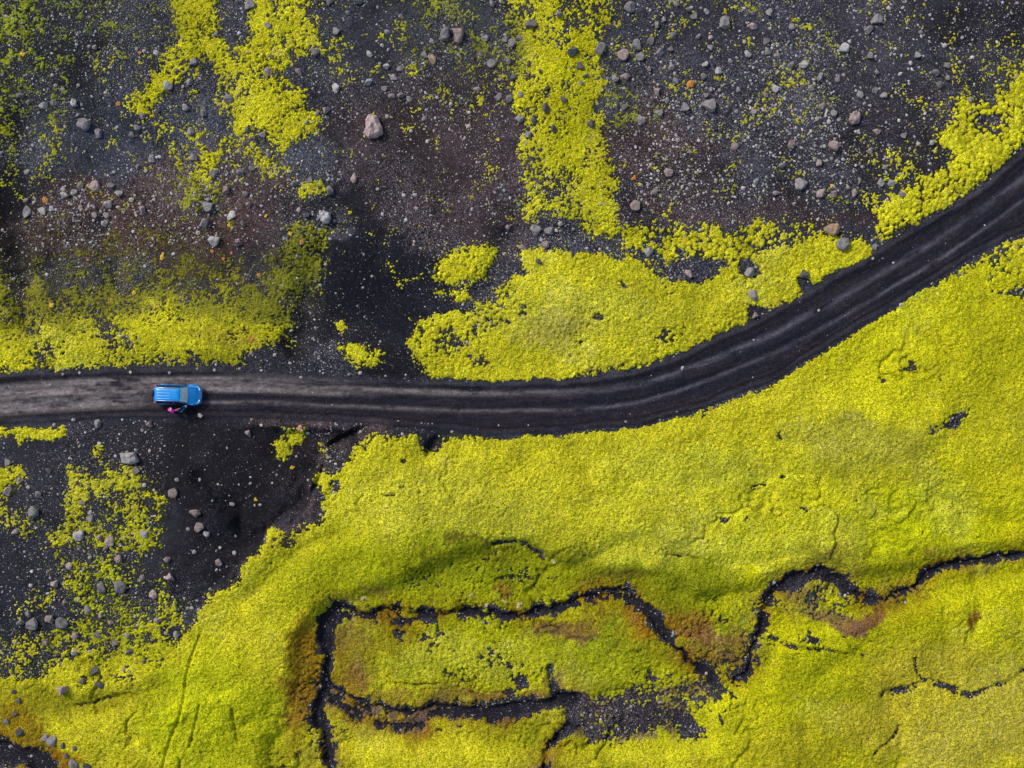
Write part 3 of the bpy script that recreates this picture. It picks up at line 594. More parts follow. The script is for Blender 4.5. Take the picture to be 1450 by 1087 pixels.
def moss_material():
    mt, nt, b = new_mat('moss')
    at = N(nt, 'ShaderNodeAttribute', attribute_name='tint'); pos = N(nt, 'ShaderNodeNewGeometry').outputs['Position']
    n1 = tex(nt, 'noise', 7.5, 3, .75, pos); n2 = tex(nt, 'noise', 1.1, 4, .65, pos); v = tex(nt, 'voronoi', 7, coord=pos)
    c = mixc(nt, 'MULTIPLY', 1.0, at.outputs['Color'], gray(nt, maprange(nt, n1.outputs[0], .32, .66, .30, 1.70)))
    dry = mixc(nt, 'MIX', maprange(nt, n2.outputs[0], .50, .74, 0, .55), c, mixc(nt, 'MULTIPLY', 1.0, c, (1.02, .95, 3.4)))
    tips = mixc(nt, 'MIX', maprange(nt, v.outputs['Distance'], .0, .35, .35, 0), dry, mixc(nt, 'MULTIPLY', 1.0, dry, (1.35, 1.3, 2.6)))
    n3 = tex(nt, 'noise', 9, 2, .7, pos)
    gap_shade = mixc(nt, 'MIX', maprange(nt, n3.outputs[0], .555, .60, 0, .85), tips, mixc(nt, 'MULTIPLY', 1.0, tips, (.22, .24, .5)))  # shade of pinhole gaps between cushions, painted into the colour by noise
    nt.links.new(gap_shade, b.inputs['Base Color']); b.inputs['Roughness'].default_value = .95; b.inputs['Specular IOR Level'].default_value = .1
    bump(nt, b, tex(nt, 'noise', 11, 4, .75, pos).outputs[0], 1.0, .12)
    return mt
def ground_material(name, grain=1.0):
    mt, nt, b = new_mat(name)
    at = N(nt, 'ShaderNodeAttribute', attribute_name='tint'); pos = N(nt, 'ShaderNodeNewGeometry').outputs['Position']
    v = tex(nt, 'voronoi', 7.5, coord=pos)                         # pebbles, each with its own grey
    v2 = tex(nt, 'voronoi', 15, coord=pos); n1 = tex(nt, 'noise', 2.4, 4, .7, pos)
    sep = N(nt, 'ShaderNodeSeparateColor'); nt.links.new(v.outputs['Color'], sep.inputs[0])
    sep2 = N(nt, 'ShaderNodeSeparateColor'); nt.links.new(v2.outputs['Color'], sep2.inputs[0])
    ga = at.outputs['Alpha']
    c = mixc(nt, 'MULTIPLY', ga, at.outputs['Color'], gray(nt, maprange(nt, sep.outputs[0], 0, 1, .3, 1.8)))
    c = mixc(nt, 'MULTIPLY', ga, c, gray(nt, maprange(nt, sep2.outputs[0], 0, 1, .4, 1.8)))
    c = mixc(nt, 'MULTIPLY', 1.0, c, gray(nt, maprange(nt, n1.outputs[0], .3, .7, .65, 1.3)))
    c = mixc(nt, 'MIX', mul(nt, maprange(nt, sep2.outputs[1], .86, .93, 0, .8), ga), c, (.21, .205, .22))
    nt.links.new(c, b.inputs['Base Color']); b.inputs['Roughness'].default_value = .92; b.inputs['Specular IOR Level'].default_value = .2
    bump(nt, b, tex(nt, 'noise', 9, 4, .75, pos).outputs[0], .8 * grain + .1, .05)
    return mt
def rock_material(name, c1, c2, patch):
    mt, nt, b = new_mat(name)
    tc = N(nt, 'ShaderNodeTexCoord').outputs['Object']; oi = N(nt, 'ShaderNodeObjectInfo')
    ad = N(nt, 'ShaderNodeVectorMath', operation='ADD'); nt.links.new(tc, ad.inputs[0]); nt.links.new(oi.outputs['Location'], ad.inputs[1])
    n1 = tex(nt, 'noise', 3.2, 5, .7, ad.outputs[0]); n2 = tex(nt, 'noise', 9, 5, .7, ad.outputs[0])
    c = mixc(nt, 'MIX', maprange(nt, n1.outputs[0], .38, .62, 0, 1), c1, c2)
    c = mixc(nt, 'MIX', maprange(nt, n2.outputs[0], .56, .66, 0, .6), c, patch)
    c = mixc(nt, 'MULTIPLY', 1.0, c, gray(nt, maprange(nt, oi.outputs['Random'], 0, 1, .75, 1.25)))
    nt.links.new(c, b.inputs['Base Color']); b.inputs['Roughness'].default_value = .85; b.inputs['Specular IOR Level'].default_value = .3
    bump(nt, b, n2.outputs[0], .8, .08)
    return mt
def plain(name, c, rough=.5, metal=0, coat=0, var=.12, scale=6, alpha=None):
    mt, nt, b = new_mat(name); tc = N(nt, 'ShaderNodeTexCoord').outputs['Object']
    n1 = tex(nt, 'noise', scale, 4, .6, tc)
    cc = mixc(nt, 'MULTIPLY', 1.0, c, gray(nt, maprange(nt, n1.outputs[0], .3, .7, 1 - var, 1 + var)))
    nt.links.new(cc, b.inputs['Base Color']); b.inputs['Roughness'].default_value = rough; b.inputs['Metallic'].default_value = metal
    b.inputs['Coat Weight'].default_value = coat
    return mt
MAT_MOSS = moss_material()
MAT_GROUND = ground_material('volcanic_cinder', 1.0)
MAT_ROAD = ground_material('packed_cinder_road', .45)
MAT_BED = ground_material('wet_black_gravel', .9)
RK = {'h': rock_material('pale_pink_lava', (.26, .21, .20), (.46, .33, .30), (.56, .46, .42)), 'g': rock_material('grey_basalt', (.14, .127, .126), (.24, .22, .212), (.36, .335, .31)),
      'l': rock_material('pale_basalt', (.25, .235, .228), (.38, .357, .34), (.48, .455, .42)),
      'd': rock_material('dark_basalt', (.07, .064, .064), (.12, .108, .107), (.21, .19, .18)),
      'p': rock_material('pinkish_lava', (.18, .145, .135), (.34, .25, .225), (.43, .36, .32)),
      'o': rock_material('rust_faced_rock', (.22, .20, .19), (.48, .28, .13), (.52, .36, .19))}
# ------------------------------------------------------------------ ground, road, stream bed: one heightfield cut into three
def grid_object(name, mask_faces, Z, col, mat, kx, ky, alpha=None, extra=None):
    rows, cols = Z.shape
    idx = np.arange(rows * cols, dtype=np.int32).reshape(rows, cols)
    q = np.stack([idx[:-1, :-1], idx[:-1, 1:], idx[1:, 1:], idx[1:, :-1]], -1)[mask_faces]
    used = np.unique(q); remap = np.full(rows * cols, -1, np.int32); remap[used] = np.arange(len(used))
    v = np.stack([kx.ravel()[used], ky.ravel()[used], Z.ravel()[used]], -1)
    c = col.reshape(-1, 3)[used]; f = remap[q]; al = None if alpha is None else alpha.ravel()[used]
    if extra is not None:                                   # rings that carry the sheet out to the horizon
        border = np.concatenate([idx[0, :-1], idx[:-1, -1], idx[-1, :0:-1], idx[:0:-1, 0]]); rb = remap[border]
        ok = rb >= 0
        prev = rb.copy(); base = np.stack([kx.ravel()[border], ky.ravel()[border]], -1); nb = len(border)
        for (k, z) in extra:
            st = len(v); ring = np.concatenate([base * k, np.full((nb, 1), z)], 1)
            if z == 0: ring[:, 2] += 0.3 * fbm(ring[:, 0].astype(np.float32), ring[:, 1].astype(np.float32), 25, 2, 3)
            v = np.concatenate([v, ring]); cc = np.empty((nb, 3)); cc[:] = s2l((52, 52, 58)); c = np.concatenate([c, cc])
            cur = np.arange(st, st + nb); nxt = np.roll(cur, -1); pn = np.roll(prev, -1)
            good = (prev >= 0) & (pn >= 0)
            f = np.concatenate([f, np.stack([prev, cur, nxt, pn], -1)[good]]); prev = cur
    me = np_mesh(name, v, f, 4)
    if al is not None and len(al) < len(c): al = np.concatenate([al, np.full(len(c) - len(al), .5)])
    add_col(me, 'tint', c, al)
    return link_mesh(name, me, mat)

Gz, Gc = Hg[::2, ::2], soil
fr = (road_sd[:-1, :-1] + road_sd[1:, 1:] + road_sd[:-1, 1:] + road_sd[1:, :-1]) / 4 > -1
fs = ((stream_sd[:-1, :-1] + stream_sd[1:, 1:]) / 2 > -1) & ~fr
XB, YB = Xh, Yh
o = grid_object('ground', np.ones_like(fr) & ~fr & ~fs, Gz, Gc, MAT_GROUND, XB, YB, GRAIN, extra=[(1.06, 0), (1.3, 0), (2, 0), (5, -1), (40, -1)])
tag(o, kind='structure', label='dark volcanic cinder ground with grey and brown scree')
o = grid_object('road', fr, Gz, Gc, MAT_ROAD, XB, YB, GRAIN); tag(o, kind='structure', label='black cinder track with two dusty wheel ruts')
o = grid_object('stream_bed', fs, Gz, Gc, MAT_BED, XB, YB, GRAIN); tag(o, kind='structure', label='narrow winding dark gravel stream channel through the moss')

# ------------------------------------------------------------------ moss
MINFO = {
 'upper': ('moss_growth', 'thin broken green moss specks scattered over the upper dark scree slopes'),
 'branch': ('moss_patch', 'branching yellow-green moss patch in the upper left of the scree'),
 'streak': ('moss_streak', 'long vertical yellow-green moss streak running down from the top edge'),
 'bend': ('moss_patch', 'bright clumpy moss patch in the upper right above the road bend'),
 'field': ('moss_field', 'broad moss field between the scree and the upper side of the curving road'),
 'tufts': ('moss_growth', 'small isolated moss clumps on black sand on both sides of the road'),
 'slope': ('moss_slope', 'olive and yellow moss slope above the road and the blue car'),
 'ledge': ('moss_strip', 'thin flat moss strip at the left edge just below the road'),
 'scatter': ('moss_growth', 'ragged moss clumps among stones in the lower left gravel'),
 'carpet': ('moss_carpet', 'vast thick yellow-green moss carpet filling the land below the road'),
 'rusty': ('moss_patch', 'rusty ochre moss patch left of the vertical stream channel'),
 'island': ('moss_island', 'rounded moss mound enclosed by the loop of the dark stream'),
 'delta': ('moss_patch', 'brown and green moss patch between the two stream arms'),
 'wet': ('moss_growth', 'sparse brownish moss clumps growing on the wet black gravel flat')}
idx = np.arange(ny * nx, dtype=np.int32).reshape(ny, nx)
present = np.maximum(np.maximum(m[:-1, :-1], m[1:, :-1]), np.maximum(m[:-1, 1:], m[1:, 1:])) > -0.03
RIDf = np.repeat(np.repeat(RID[:-1, :-1], 2, 0), 2, 1)
for k, rg in enumerate(REG):
    fm = present & (RIDf == k)
    if not fm.any(): continue
    nm, lb = MINFO[rg]
    o = grid_object(nm, fm, Zm.astype(np.float32), mossF, MAT_MOSS, X, Y)
    tag(o, lb, 'moss', kind='stuff')

# ------------------------------------------------------------------ boulders and rocks, one object each
ROCKS = """353 8 14 g;382 37 9 g;307 49 8 g;133 66 9 g;163 69 7 g;222 75 9 l;204 72 7 g;273 88 11 g;250 99 8 g;237 120 14 l;268 115 9 g;209 112 9 d;323 139 12 g;380 102 11 p;389 72 7 d;386 82 9 d;28 135 12 d
41 144 8 g;61 149 12 l;75 146 9 g;139 188 11 g;104 146 13 l;221 157 9 p;201 163 9 p;195 181 9 g;186 191 8 g;199 192 5 g;264 152 10 g;289 160 9 g;270 186 11 g;351 184 10 d;372 191 10 g;362 196 10 d;214 223 11 l
195 235 8 g;305 246 12 g;321 268 14 p;341 243 10 g;357 240 9 g;293 290 15 g;138 266 15 p;115 263 10 g;95 278 12 l;108 274 8 g;158 264 8 g;169 274 11 l;155 290 13 l;35 283 10 g;36 243 8 g;79 121 7 g;203 298 11 p;110 120 7 g
149 131 7 g;381 221 10 g;347 274 8 g;352 289 9 p;273 223 11 g;466 2 12 g;508 2 14 g;493 19 8 g;476 43 11 g;548 45 9 l;567 23 8 p;687 53 10 g;612 60 8 g;541 64 7 g;523 76 9 l;550 71 6 g;448 74 11 g;601 79 9 g;613 84 12 o
680 78 8 g;698 90 13 g;548 95 10 l;566 98 9 l;559 111 9 l;523 118 12 l;545 125 8 g;476 127 12 l;423 102 11 p;677 128 10 p;556 137 9 g;568 135 8 g;581 141 8 g;619 139 7 p;463 156 10 p;507 162 6 g;450 161 8 g;435 175 9 g
549 166 7 g;602 169 8 p;664 180 7 p;706 139 9 g;720 141 10 g;727 111 10 d;720 88 9 g;726 61 12 g;716 56 9 g;735 56 9 g;697 6 10 g;752 35 14 d;792 23 13 g;756 80 7 d;748 93 9 d;765 103 8 d;747 110 8 d;738 136 8 g;774 127 8 d
797 144 10 d;773 156 11 d;735 170 14 g;755 173 11 d;784 186 10 d;748 193 10 g;745 206 7 g;502 254 13 p;467 269 12 g;440 254 9 g;582 199 5 g;606 202 6 g;417 259 9 g;890 12 14 g;975 14 9 g;984 22 10 g;999 15 7 g;957 6 8 g
940 27 9 g;930 35 8 g;1026 33 16 g;1065 20 9 g;1090 17 13 g;1065 37 10 p;1123 37 9 g;952 50 9 g;988 52 9 g;1006 53 9 p;921 59 11 g;901 66 14 g;884 77 15 p;906 79 12 g;849 72 15 g;810 77 14 d;1007 67 9 g;1054 59 6 g;1084 59 9 g
934 75 10 g;950 69 8 g;1058 75 10 l;1087 74 9 g;1101 79 8 g;1034 85 8 g;997 92 9 l;1017 99 10 l;950 95 8 g;919 97 8 p;821 96 10 d;830 109 9 d;823 120 8 g;870 111 12 g;886 109 12 p;1119 92 12 g;1138 90 14 l;1162 108 12 l
1194 68 15 l;1188 112 8 g;956 116 9 g;997 109 10 g;1007 126 8 g;1019 127 7 g;1046 125 8 g;1098 124 11 l;1148 124 12 g;1086 135 9 p;970 151 12 g;1002 148 18 g;999 134 8 g;1063 143 7 g;1166 148 10 p;930 130 10 p;944 143 9 g
932 159 11 g;919 161 7 l;908 171 12 g;883 152 8 g;1043 157 7 g;1069 156 8 g;1081 155 8 g;1182 159 9 g;1157 168 7 g;1174 172 8 g;836 177 12 d;960 198 8 g;947 198 7 g;1039 209 10 p;1120 206 12 p;1154 206 7 g;1160 230 12 p
1108 234 12 g;1028 242 7 g;945 243 12 p;1071 256 9 l;1135 259 16 g;1162 274 14 p;1182 275 13 p;1180 249 8 g;1099 273 9 p;1053 266 8 g;928 272 9 g;900 289 14 p;966 264 7 p;1240 28 14 g;1229 43 11 g;1232 78 12 g;1298 78 10 g
1337 65 8 g;1362 53 7 g;1303 46 8 p;1258 12 8 p;1288 90 8 g;1340 93 9 g;1359 88 7 g;1325 103 9 g;1341 110 9 g;1242 104 9 g;1274 105 7 g;1328 121 9 g;1373 142 10 g;1367 155 8 g;1217 135 12 l;1238 129 9 g;1249 136 10 l;1240 186 9 p
1280 192 9 g;1318 202 9 l;1300 204 6 g;1232 213 10 p;1252 237 9 g;1248 259 11 l;1261 258 9 g;1211 271 10 p;1202 264 7 g;1278 276 9 g;1222 235 8 g;119 287 7 g;117 294 8 g;187 283 8 p;204 299 9 g;136 305 8 g;149 315 10 l;153 304 9 g
37 301 14 l;64 301 11 l;77 296 9 l;289 317 12 g;301 340 16 l;326 306 13 l;345 318 10 g;337 343 11 p;281 330 8 l;177 301 6 g;329 488 8 l;472 311 7 l;434 304 10 d;423 297 8 p;760 326 14 g;779 327 12 g;788 326 8 p;793 317 8 g;719 321 9 p
739 350 11 p;773 348 10 p;762 370 10 d;459 373 8 p;1193 345 20 g;919 355 14 l;1062 387 13 g;1139 388 15 d;1066 417 13 g;1069 447 9 p;967 367 7 p;974 386 12 p;967 521 8 l;1238 350 9 g;1236 366 6 p;195 664 10 g;212 599 10 p
284 588 7 p;351 614 10 p;138 599 10 g;104 594 7 p;141 628 7 g;12 653 9 g;71 666 9 d;29 679 10 g;13 696 12 g;54 699 9 g;25 751 10 p;117 711 9 p;129 725 8 p;130 733 9 g;114 756 15 l;143 762 10 p;157 764 13 p;206 757 12 l
152 775 9 g;169 792 10 p;128 789 8 p;237 792 11 p;99 802 9 p;202 817 10 p;242 817 11 p;243 698 13 p;277 726 14 p;280 748 12 p;291 756 10 l;279 680 6 p;250 679 7 p;322 716 8 p;351 686 8 p;364 717 6 p;303 809 6 p;306 797 10 p
308 777 6 p;266 749 7 p;205 686 8 g;78 826 11 p;44 829 7 g;94 852 9 p;41 868 9 g;32 881 12 g;47 881 16 g;73 877 15 p;86 884 16 g;106 900 12 p;25 909 8 g;65 909 12 p;125 862 10 g;144 833 13 g;167 830 17 g;219 842 11 p
142 871 10 p;157 882 9 p;224 877 10 p;181 899 8 d;196 884 7 g;163 910 10 p;137 900 9 g;106 924 11 g;186 921 11 d;206 934 9 d;132 950 12 d;117 964 11 d;142 971 13 d;91 975 16 p;88 942 8 d;21 977 9 d;28 991 10 d;21 1011 9 d;10 1022 9 g
29 1036 13 d;76 1049 14 g;66 1044 10 g;91 1055 9 d;108 1058 9 g;97 1068 9 d;108 1080 13 g;126 1082 10 d;176 947 8 d;186 949 8 d;252 897 9 g;237 895 7 g;270 862 7 p;11 1060 8 p;503 1045 0 p"""
HERO = [  # outline in survey units (relative), height m, tone, label
 ((530, 181), [(-3, -17), (6, -14), (9, -6), (13, 3), (13, 10), (5, 16), (-6, 17), (-14, 11), (-10, 2), (-11, -8), (-8, -14)], 1.1, 'h', 'largest boulder on the upper scree, rounded pinkish brown, alone on dark gravel'),
 ((184, 649), [(-13, -8), (9, -9), (14, 4), (9, 7), (3, 8), (-9, 6)], .7, 'l', 'large flat angular grey slab in the lower left just below the road'),
 ((1178, 325), [(-11, -3), (-3, -8), (8, -9), (11, -2), (9, 5), (2, 9), (-3, 7), (-10, 2)], .8, 'o', 'orange and grey boulder at the upper edge of the moss beside the road bend'),
 ((1193, 345), [(-9, -3), (-2, -9), (8, -8), (10, 2), (6, 9), (-3, 10), (-9, 4)], .75, 'g', 'rounded grey boulder just below the orange and grey one near the road bend'),
 ((630, 49), [(-5, -6), (1, -11), (6, -8), (7, 2), (4, 9), (-4, 9), (-7, 3)], .7, 'g', 'grey upright boulder, left one of the pair at the top centre'),
 ((648, 51), [(-8, -10), (6, -10), (9, -4), (6, 8), (1, 12), (-5, 9), (-4, 0)], .75, 'p', 'brownish squared boulder, right one of the pair at the top centre'),
 ((460, 307), [(-8, -6), (-1, -9), (7, -6), (8, 2), (4, 9), (-3, 8), (-8, 1)], .7, 'l', 'pale grey boulder beside the black gully right of the brown slope'),
 ((119, 177), [(-10, 1), (-6, -8), (4, -9), (10, -5), (8, 5), (3, 9), (-4, 5)], .65, 'g', 'blocky brownish grey boulder on bluish gravel in the upper left'),
 ((49, 725), [(-6, -5), (0, -10), (7, -5), (7, 3), (0, 9), (-5, 10)], .6, 'g', 'tall pointed grey rock at the left edge above a moss clump'),
 ((1210, 167), [(-7, -4), (-2, -9), (6, -8), (8, 0), (5, 8), (-3, 9), (-8, 4)], .65, 'p', 'round dark pinkish boulder alone on the upper right scree'),
 ((1180, 206), [(-6, -5), (1, -8), (6, -4), (8, 3), (5, 8), (-3, 5), (-7, 1)], .6, 'p', 'pinkish boulder a little below and left of the round one on the right scree'),
]
LAND = [(530, 181, 'the largest boulder'), (184, 649, 'the flat slab'), (1178, 325, 'the orange boulder'), (639, 50, 'the boulder pair'),
        (460, 307, 'the gully boulder'), (119, 177, 'the blocky boulder'), (250, 557, 'the blue car'), (1210, 167, 'the round pinkish boulder'),
        (978, 119, 'the big orange tuft'), (49, 725, 'the tall pointed rock'), (69, 284, 'the leftmost orange tuft'), (971, 339, 'the amber tuft'),
        (1062, 387, 'the rock in the hollow'), (277, 726, 'the black sand hollow'), (80, 880, 'the lower left boulder trio'), (807, 200, 'the long moss streak'),
        (375, 110, 'the branching moss patch'), (1330, 240, 'the moss by the bend'), (301, 340, 'the slope top boulder'), (132, 950, 'the half sunk rocks'), (884, 77, 'the boulder row')]
DIRS = ['right of', 'upper right of', 'above', 'upper left of', 'left of', 'lower left of', 'below', 'lower right of']
TONE = {'g': 'grey', 'l': 'pale grey', 'd': 'dark grey', 'p': 'pinkish brown', 'o': 'rusty'}

def rock_mesh(seed, sub=3, flat=.7):
    rnd = random.Random(seed)
    bm = bmesh.new(); bmesh.ops.create_icosphere(bm, subdivisions=sub, radius=.5)
    planes = []
    for k in range(13):
        v = Vector((rnd.gauss(0, 1), rnd.gauss(0, 1), rnd.gauss(.15, .8))).normalized(); planes.append((v, rnd.uniform(.22, .38)))
    off = Vector((seed * 3.1, seed * 1.7, 0)); el = rnd.uniform(.72, 1.0)
    for v in bm.verts:
        for p, d in planes:
            k = v.co.dot(p) - d
            if k > 0: v.co -= p * k
        v.co += v.co.normalized() * (.05 * mnoise.noise(v.co * 3.5 + off) + .03 * mnoise.noise(v.co * 9 + off))
        v.co.y *= el; v.co.z *= flat
        v.co *= 1.38
    bmesh.ops.recalc_face_normals(bm, faces=bm.faces)
    me = bpy.data.meshes.new('rock'); bm.to_mesh(me); bm.free()
    me.polygons.foreach_set('use_smooth', [False] * len(me.polygons))
    return me
def outline_rock(name, pts, h, seed):
    """a boulder whose plan follows the outline: rings of the outline rising and closing over an uneven top"""
    bm = bmesh.new(); P_ = []
    n_ = len(pts)
    for i in range(n_):                                  # subdivide the outline
        a, b = Vector(pts[i]), Vector(pts[(i + 1) % n_])
        for t in (0, .33, .67): P_.append(a.lerp(b, t))
    P_ = [Vector((p.x / PPM, -p.y / PPM, 0)) for p in P_]
    rings = []
    for (s, z) in ((.92, -.35), (1.0, 0.05), (1.0, .42), (.93, .70), (.74, .88), (.48, .97), (.22, 1.0)):
        ring = []
        for p in P_:
            q = p * s; o = Vector((seed, seed * 2, seed * 3))
            nz = mnoise.noise(Vector((q.x * 2.4, q.y * 2.4, z)) + o)
            z2 = z * h + (.30 * h * nz if z > .6 else 0) + (.12 * q.x if z > .6 else 0)
            q = q * (1 + .07 * mnoise.noise(Vector((q.x * 4, q.y * 4, z * 3)) + o))
            ring.append(bm.verts.new((q.x, q.y, z2)))
        rings.append(ring)
    for a, b in zip(rings[:-1], rings[1:]):
        for i in range(len(a)): bm.faces.new((a[i], a[(i + 1) % len(a)], b[(i + 1) % len(a)], b[i]))
    bm.faces.new(rings[-1]); bm.faces.new(list(reversed(rings[0])))
    bmesh.ops.triangulate(bm, faces=bm.faces)
    for v in bm.verts: v.co += Vector((1, 1, 1)) * 0 + Vector([.02 * mnoise.noise(v.co * 9 + Vector((seed + k, 0, 0))) for k in range(3)])
    bmesh.ops.recalc_face_normals(bm, faces=bm.faces)
    me = bpy.data.meshes.new(name); bm.to_mesh(me); bm.free()
    me.polygons.foreach_set('use_smooth', [True] * len(me.polygons)); me.set_sharp_from_angle(angle=R(13))
    return me

rows = []
for ln in ROCKS.replace('\n', ';').split(';'):
    p = ln.split()
    if len(p) == 4 and float(p[2]) > 0 and (float(p[0]), float(p[1])) != (1193, 345): rows.append((float(p[0]), float(p[1]), float(p[2]), p[3]))
rows.sort(key=lambda r: -r[2])
extra_stones = rows[300 - len(HERO):]; rows = rows[:300 - len(HERO)]
def zone(x, y):
    if y > 560:
        return 'bare black sand beside the road' if 235 < x < 380 and y < 800 else 'mossy lower left gravel' if y < 940 else 'the lower left moss carpet'
    if 725 < x < 870 and y < 320: return 'the long moss streak'
    if x < 470: return 'upper left scree' if y < 240 else 'the stony brown slope edge'
    if x < 730: return 'scree left of the long moss streak'
    if y > 318: return 'the moss field above the road'
    return 'dark scree right of the long moss streak'
variants = {}
for t in RK:
    variants[t] = []
    for k in range(4):
        me = rock_mesh(ord(t) * 7 + k * 3, 3, .62 + .1 * k); me.materials.append(RK[t]); variants[t].append(me)
labels = {}; made = []
for i, (x, y, s, t) in enumerate(rows):
    big = s >= 13; mid = s >= 10
    o = bpy.data.objects.new('boulder' if big else 'rock', random.choice(variants[t])); C.objects.link(o)
    d = s / PPM * 1.02; wx, wy = mx(x), my(y)
    z = float(ground_z(wx, wy)); mossy = float(field_at(D, wx, wy)) > .6
    o.scale = (d, d * random.uniform(.85, 1.05), d * random.uniform(.8, 1.05))
    o.rotation_euler = (random.uniform(-.25, .25), random.uniform(-.25, .25), random.uniform(0, 6.28))
    o.location = (wx, wy, z + d * (.16 if not mossy else .26))
    best_l = min(LAND, key=lambda l: math.hypot(x - l[0], y - l[1]))
    dd = math.hypot(x - best_l[0], y - best_l[1]); ang = math.degrees(math.atan2(best_l[1] - y, x - best_l[0])) % 360
    dr = DIRS[int(((ang + 22.5) % 360) // 45)]
    W = ['', 'one', 'two', 'three', 'four', 'five', 'six', 'seven', 'eight', 'nine']
    k = max(1, int(round(dd / 69.0))); h = int(round(dd / 34.5))
    dist = 'just' if dd < 40 else W[k] + (' car length' if k == 1 else ' car lengths')
    dist2 = 'right beside and' if dd < 18 else dist if h % 2 == 0 or h < 2 else W[h // 2] + ' and a half car lengths'
    size = 'big' if s >= 14 else 'middling' if s >= 11 else 'small' if s >= 9 else 'tiny'
    lab = f"{size} {TONE[t]} {'boulder' if big else 'rock'} {dist} {dr} {best_l[2]}"
    lab2 = lab.replace(dist, dist2)
    made.append([o, lab, x, y, lab2])
for q in made:
    if sum(1 for r_2 in made if r_2[1] == q[1]) > 1 and len(q[4].split()) <= 14: q.append(q[4])
for q in made:
    if len(q) > 5: q[1] = q[5]
    labels.setdefault(q[1], []).append(q[0])
for lab, os_ in labels.items():
    if len(os_) > 1:                                        # tell the members of such a cluster apart by their order across the picture
        lst = sorted([q for q in made if q[1] == lab], key=lambda q: q[2])
        names = {2: ['left', 'right'], 3: ['left', 'middle', 'right'], 4: ['leftmost', 'second', 'third', 'rightmost']}.get(len(lst))
        xs = [q[2] for q in lst]
        if names and min(b - a for a, b in zip(xs[:-1], xs[1:])) >= 2:
            for q, nm in zip(lst, names): q[0]['label'] = f"{lab}, {nm} one"
        elif names:
            for q, nm in zip(sorted(lst, key=lambda q: q[3]), {2: ['upper', 'lower'], 3: ['top', 'middle', 'bottom'], 4: ['topmost', 'second', 'third', 'lowest']}[len(lst)]): q[0]['label'] = f"{lab}, {nm} one"
        else:
            for q in lst: q[0]['label'] = lab
    else: os_[0]['label'] = lab
for o, lab, x, y, *_ in made:
    o['category'] = 'boulder' if o.name.startswith('boulder') else 'rock'; o['group'] = 'loose rocks and boulders on ' + zone(x, y)
for i, ((x, y), pts, h, t, lab) in enumerate(HERO):
    me = outline_rock('boulder', pts, h, i * 5 + 3); me.materials.append(RK[t])
    o = bpy.data.objects.new('boulder', me); C.objects.link(o); o.location = (mx(x), my(y), float(ground_z(mx(x), my(y))) + .02)
    tag(o, lab, 'boulder', 'big boulders standing out from the scree')

# ---- moss tufts standing alone on rock and sand
TUFTS = [(32, 77, 9, 'y'), (69, 284, 13, 'o'), (198, 74, 7, 'o'), (168, 148, 9, 'o'), (230, 363, 12, 'y'), (190, 414, 9, 'y'), (74, 433, 12, 'y'), (159, 425, 8, 'o'), (222, 432, 7, 'o'), (250, 433, 7, 'o'),
  (324, 318, 7, 'y'), (376, 306, 7, 'y'), (300, 356, 7, 'o'), (327, 358, 6, 'o'), (316, 366, 6, 'o'), (427, 341, 10, 'o'), (411, 331, 8, 'y'), (367, 390, 9, 'o'), (357, 480, 13, 'o'), (26, 510, 8, 'y'),
  (978, 119, 17, 'o'), (971, 339, 12, 'y'), (897, 252, 10, 'o'), (906, 261, 7, 'y'), (1179, 263, 8, 'y'), (952, 42, 6, 'y'), (358, 709, 7, 'y'), (411, 663, 8, 'y'), (125, 368, 6, 'o'), (706, 199, 8, 'y'), (1336, 192, 6, 'o'), (425, 607, 13, 'p'),
  (786, 796, 13, 'w'), (735, 858, 13, 'w'), (666, 843, 9, 'w'), (712, 853, 11, 'w'), (514, 846, 12, 'w'), (689, 858, 8, 'w')]
TM = {'o': plain('rust_orange_moss', tuple(s2l((176, 116, 50))), .95, var=.45, scale=9), 'y': plain('amber_moss', tuple(s2l((196, 160, 40))), .95, var=.4, scale=9),
      'p': plain('pinkish_moss', tuple(s2l((172, 130, 96))), .95, var=.35, scale=9), 'w': plain('pale_lichen_tuft', tuple(s2l((176, 160, 112))), .95, var=.5, scale=9)}
TW = {'o': 'rusty orange', 'y': 'amber yellow', 'p': 'pinkish brown', 'w': 'pale buff'}
def tuft_mesh(seed):
    rnd = random.Random(seed); bm = bmesh.new()
    for k in range(11):
        a = rnd.uniform(0, 6.28); r = rnd.uniform(0, .34) if k else 0
        res = bmesh.ops.create_icosphere(bm, subdivisions=2, radius=rnd.uniform(.13, .22))
        c = Vector((r * math.cos(a), r * math.sin(a) * .8, rnd.uniform(0, .08)))
        for v in res['verts']:
            v.co.z *= .8; v.co += c; v.co += v.co.normalized() * .07 * mnoise.noise(v.co * 9 + Vector((seed, 0, 0)))
    me = bpy.data.meshes.new('moss_tuft'); bm.to_mesh(me); bm.free(); return me
tl = {}
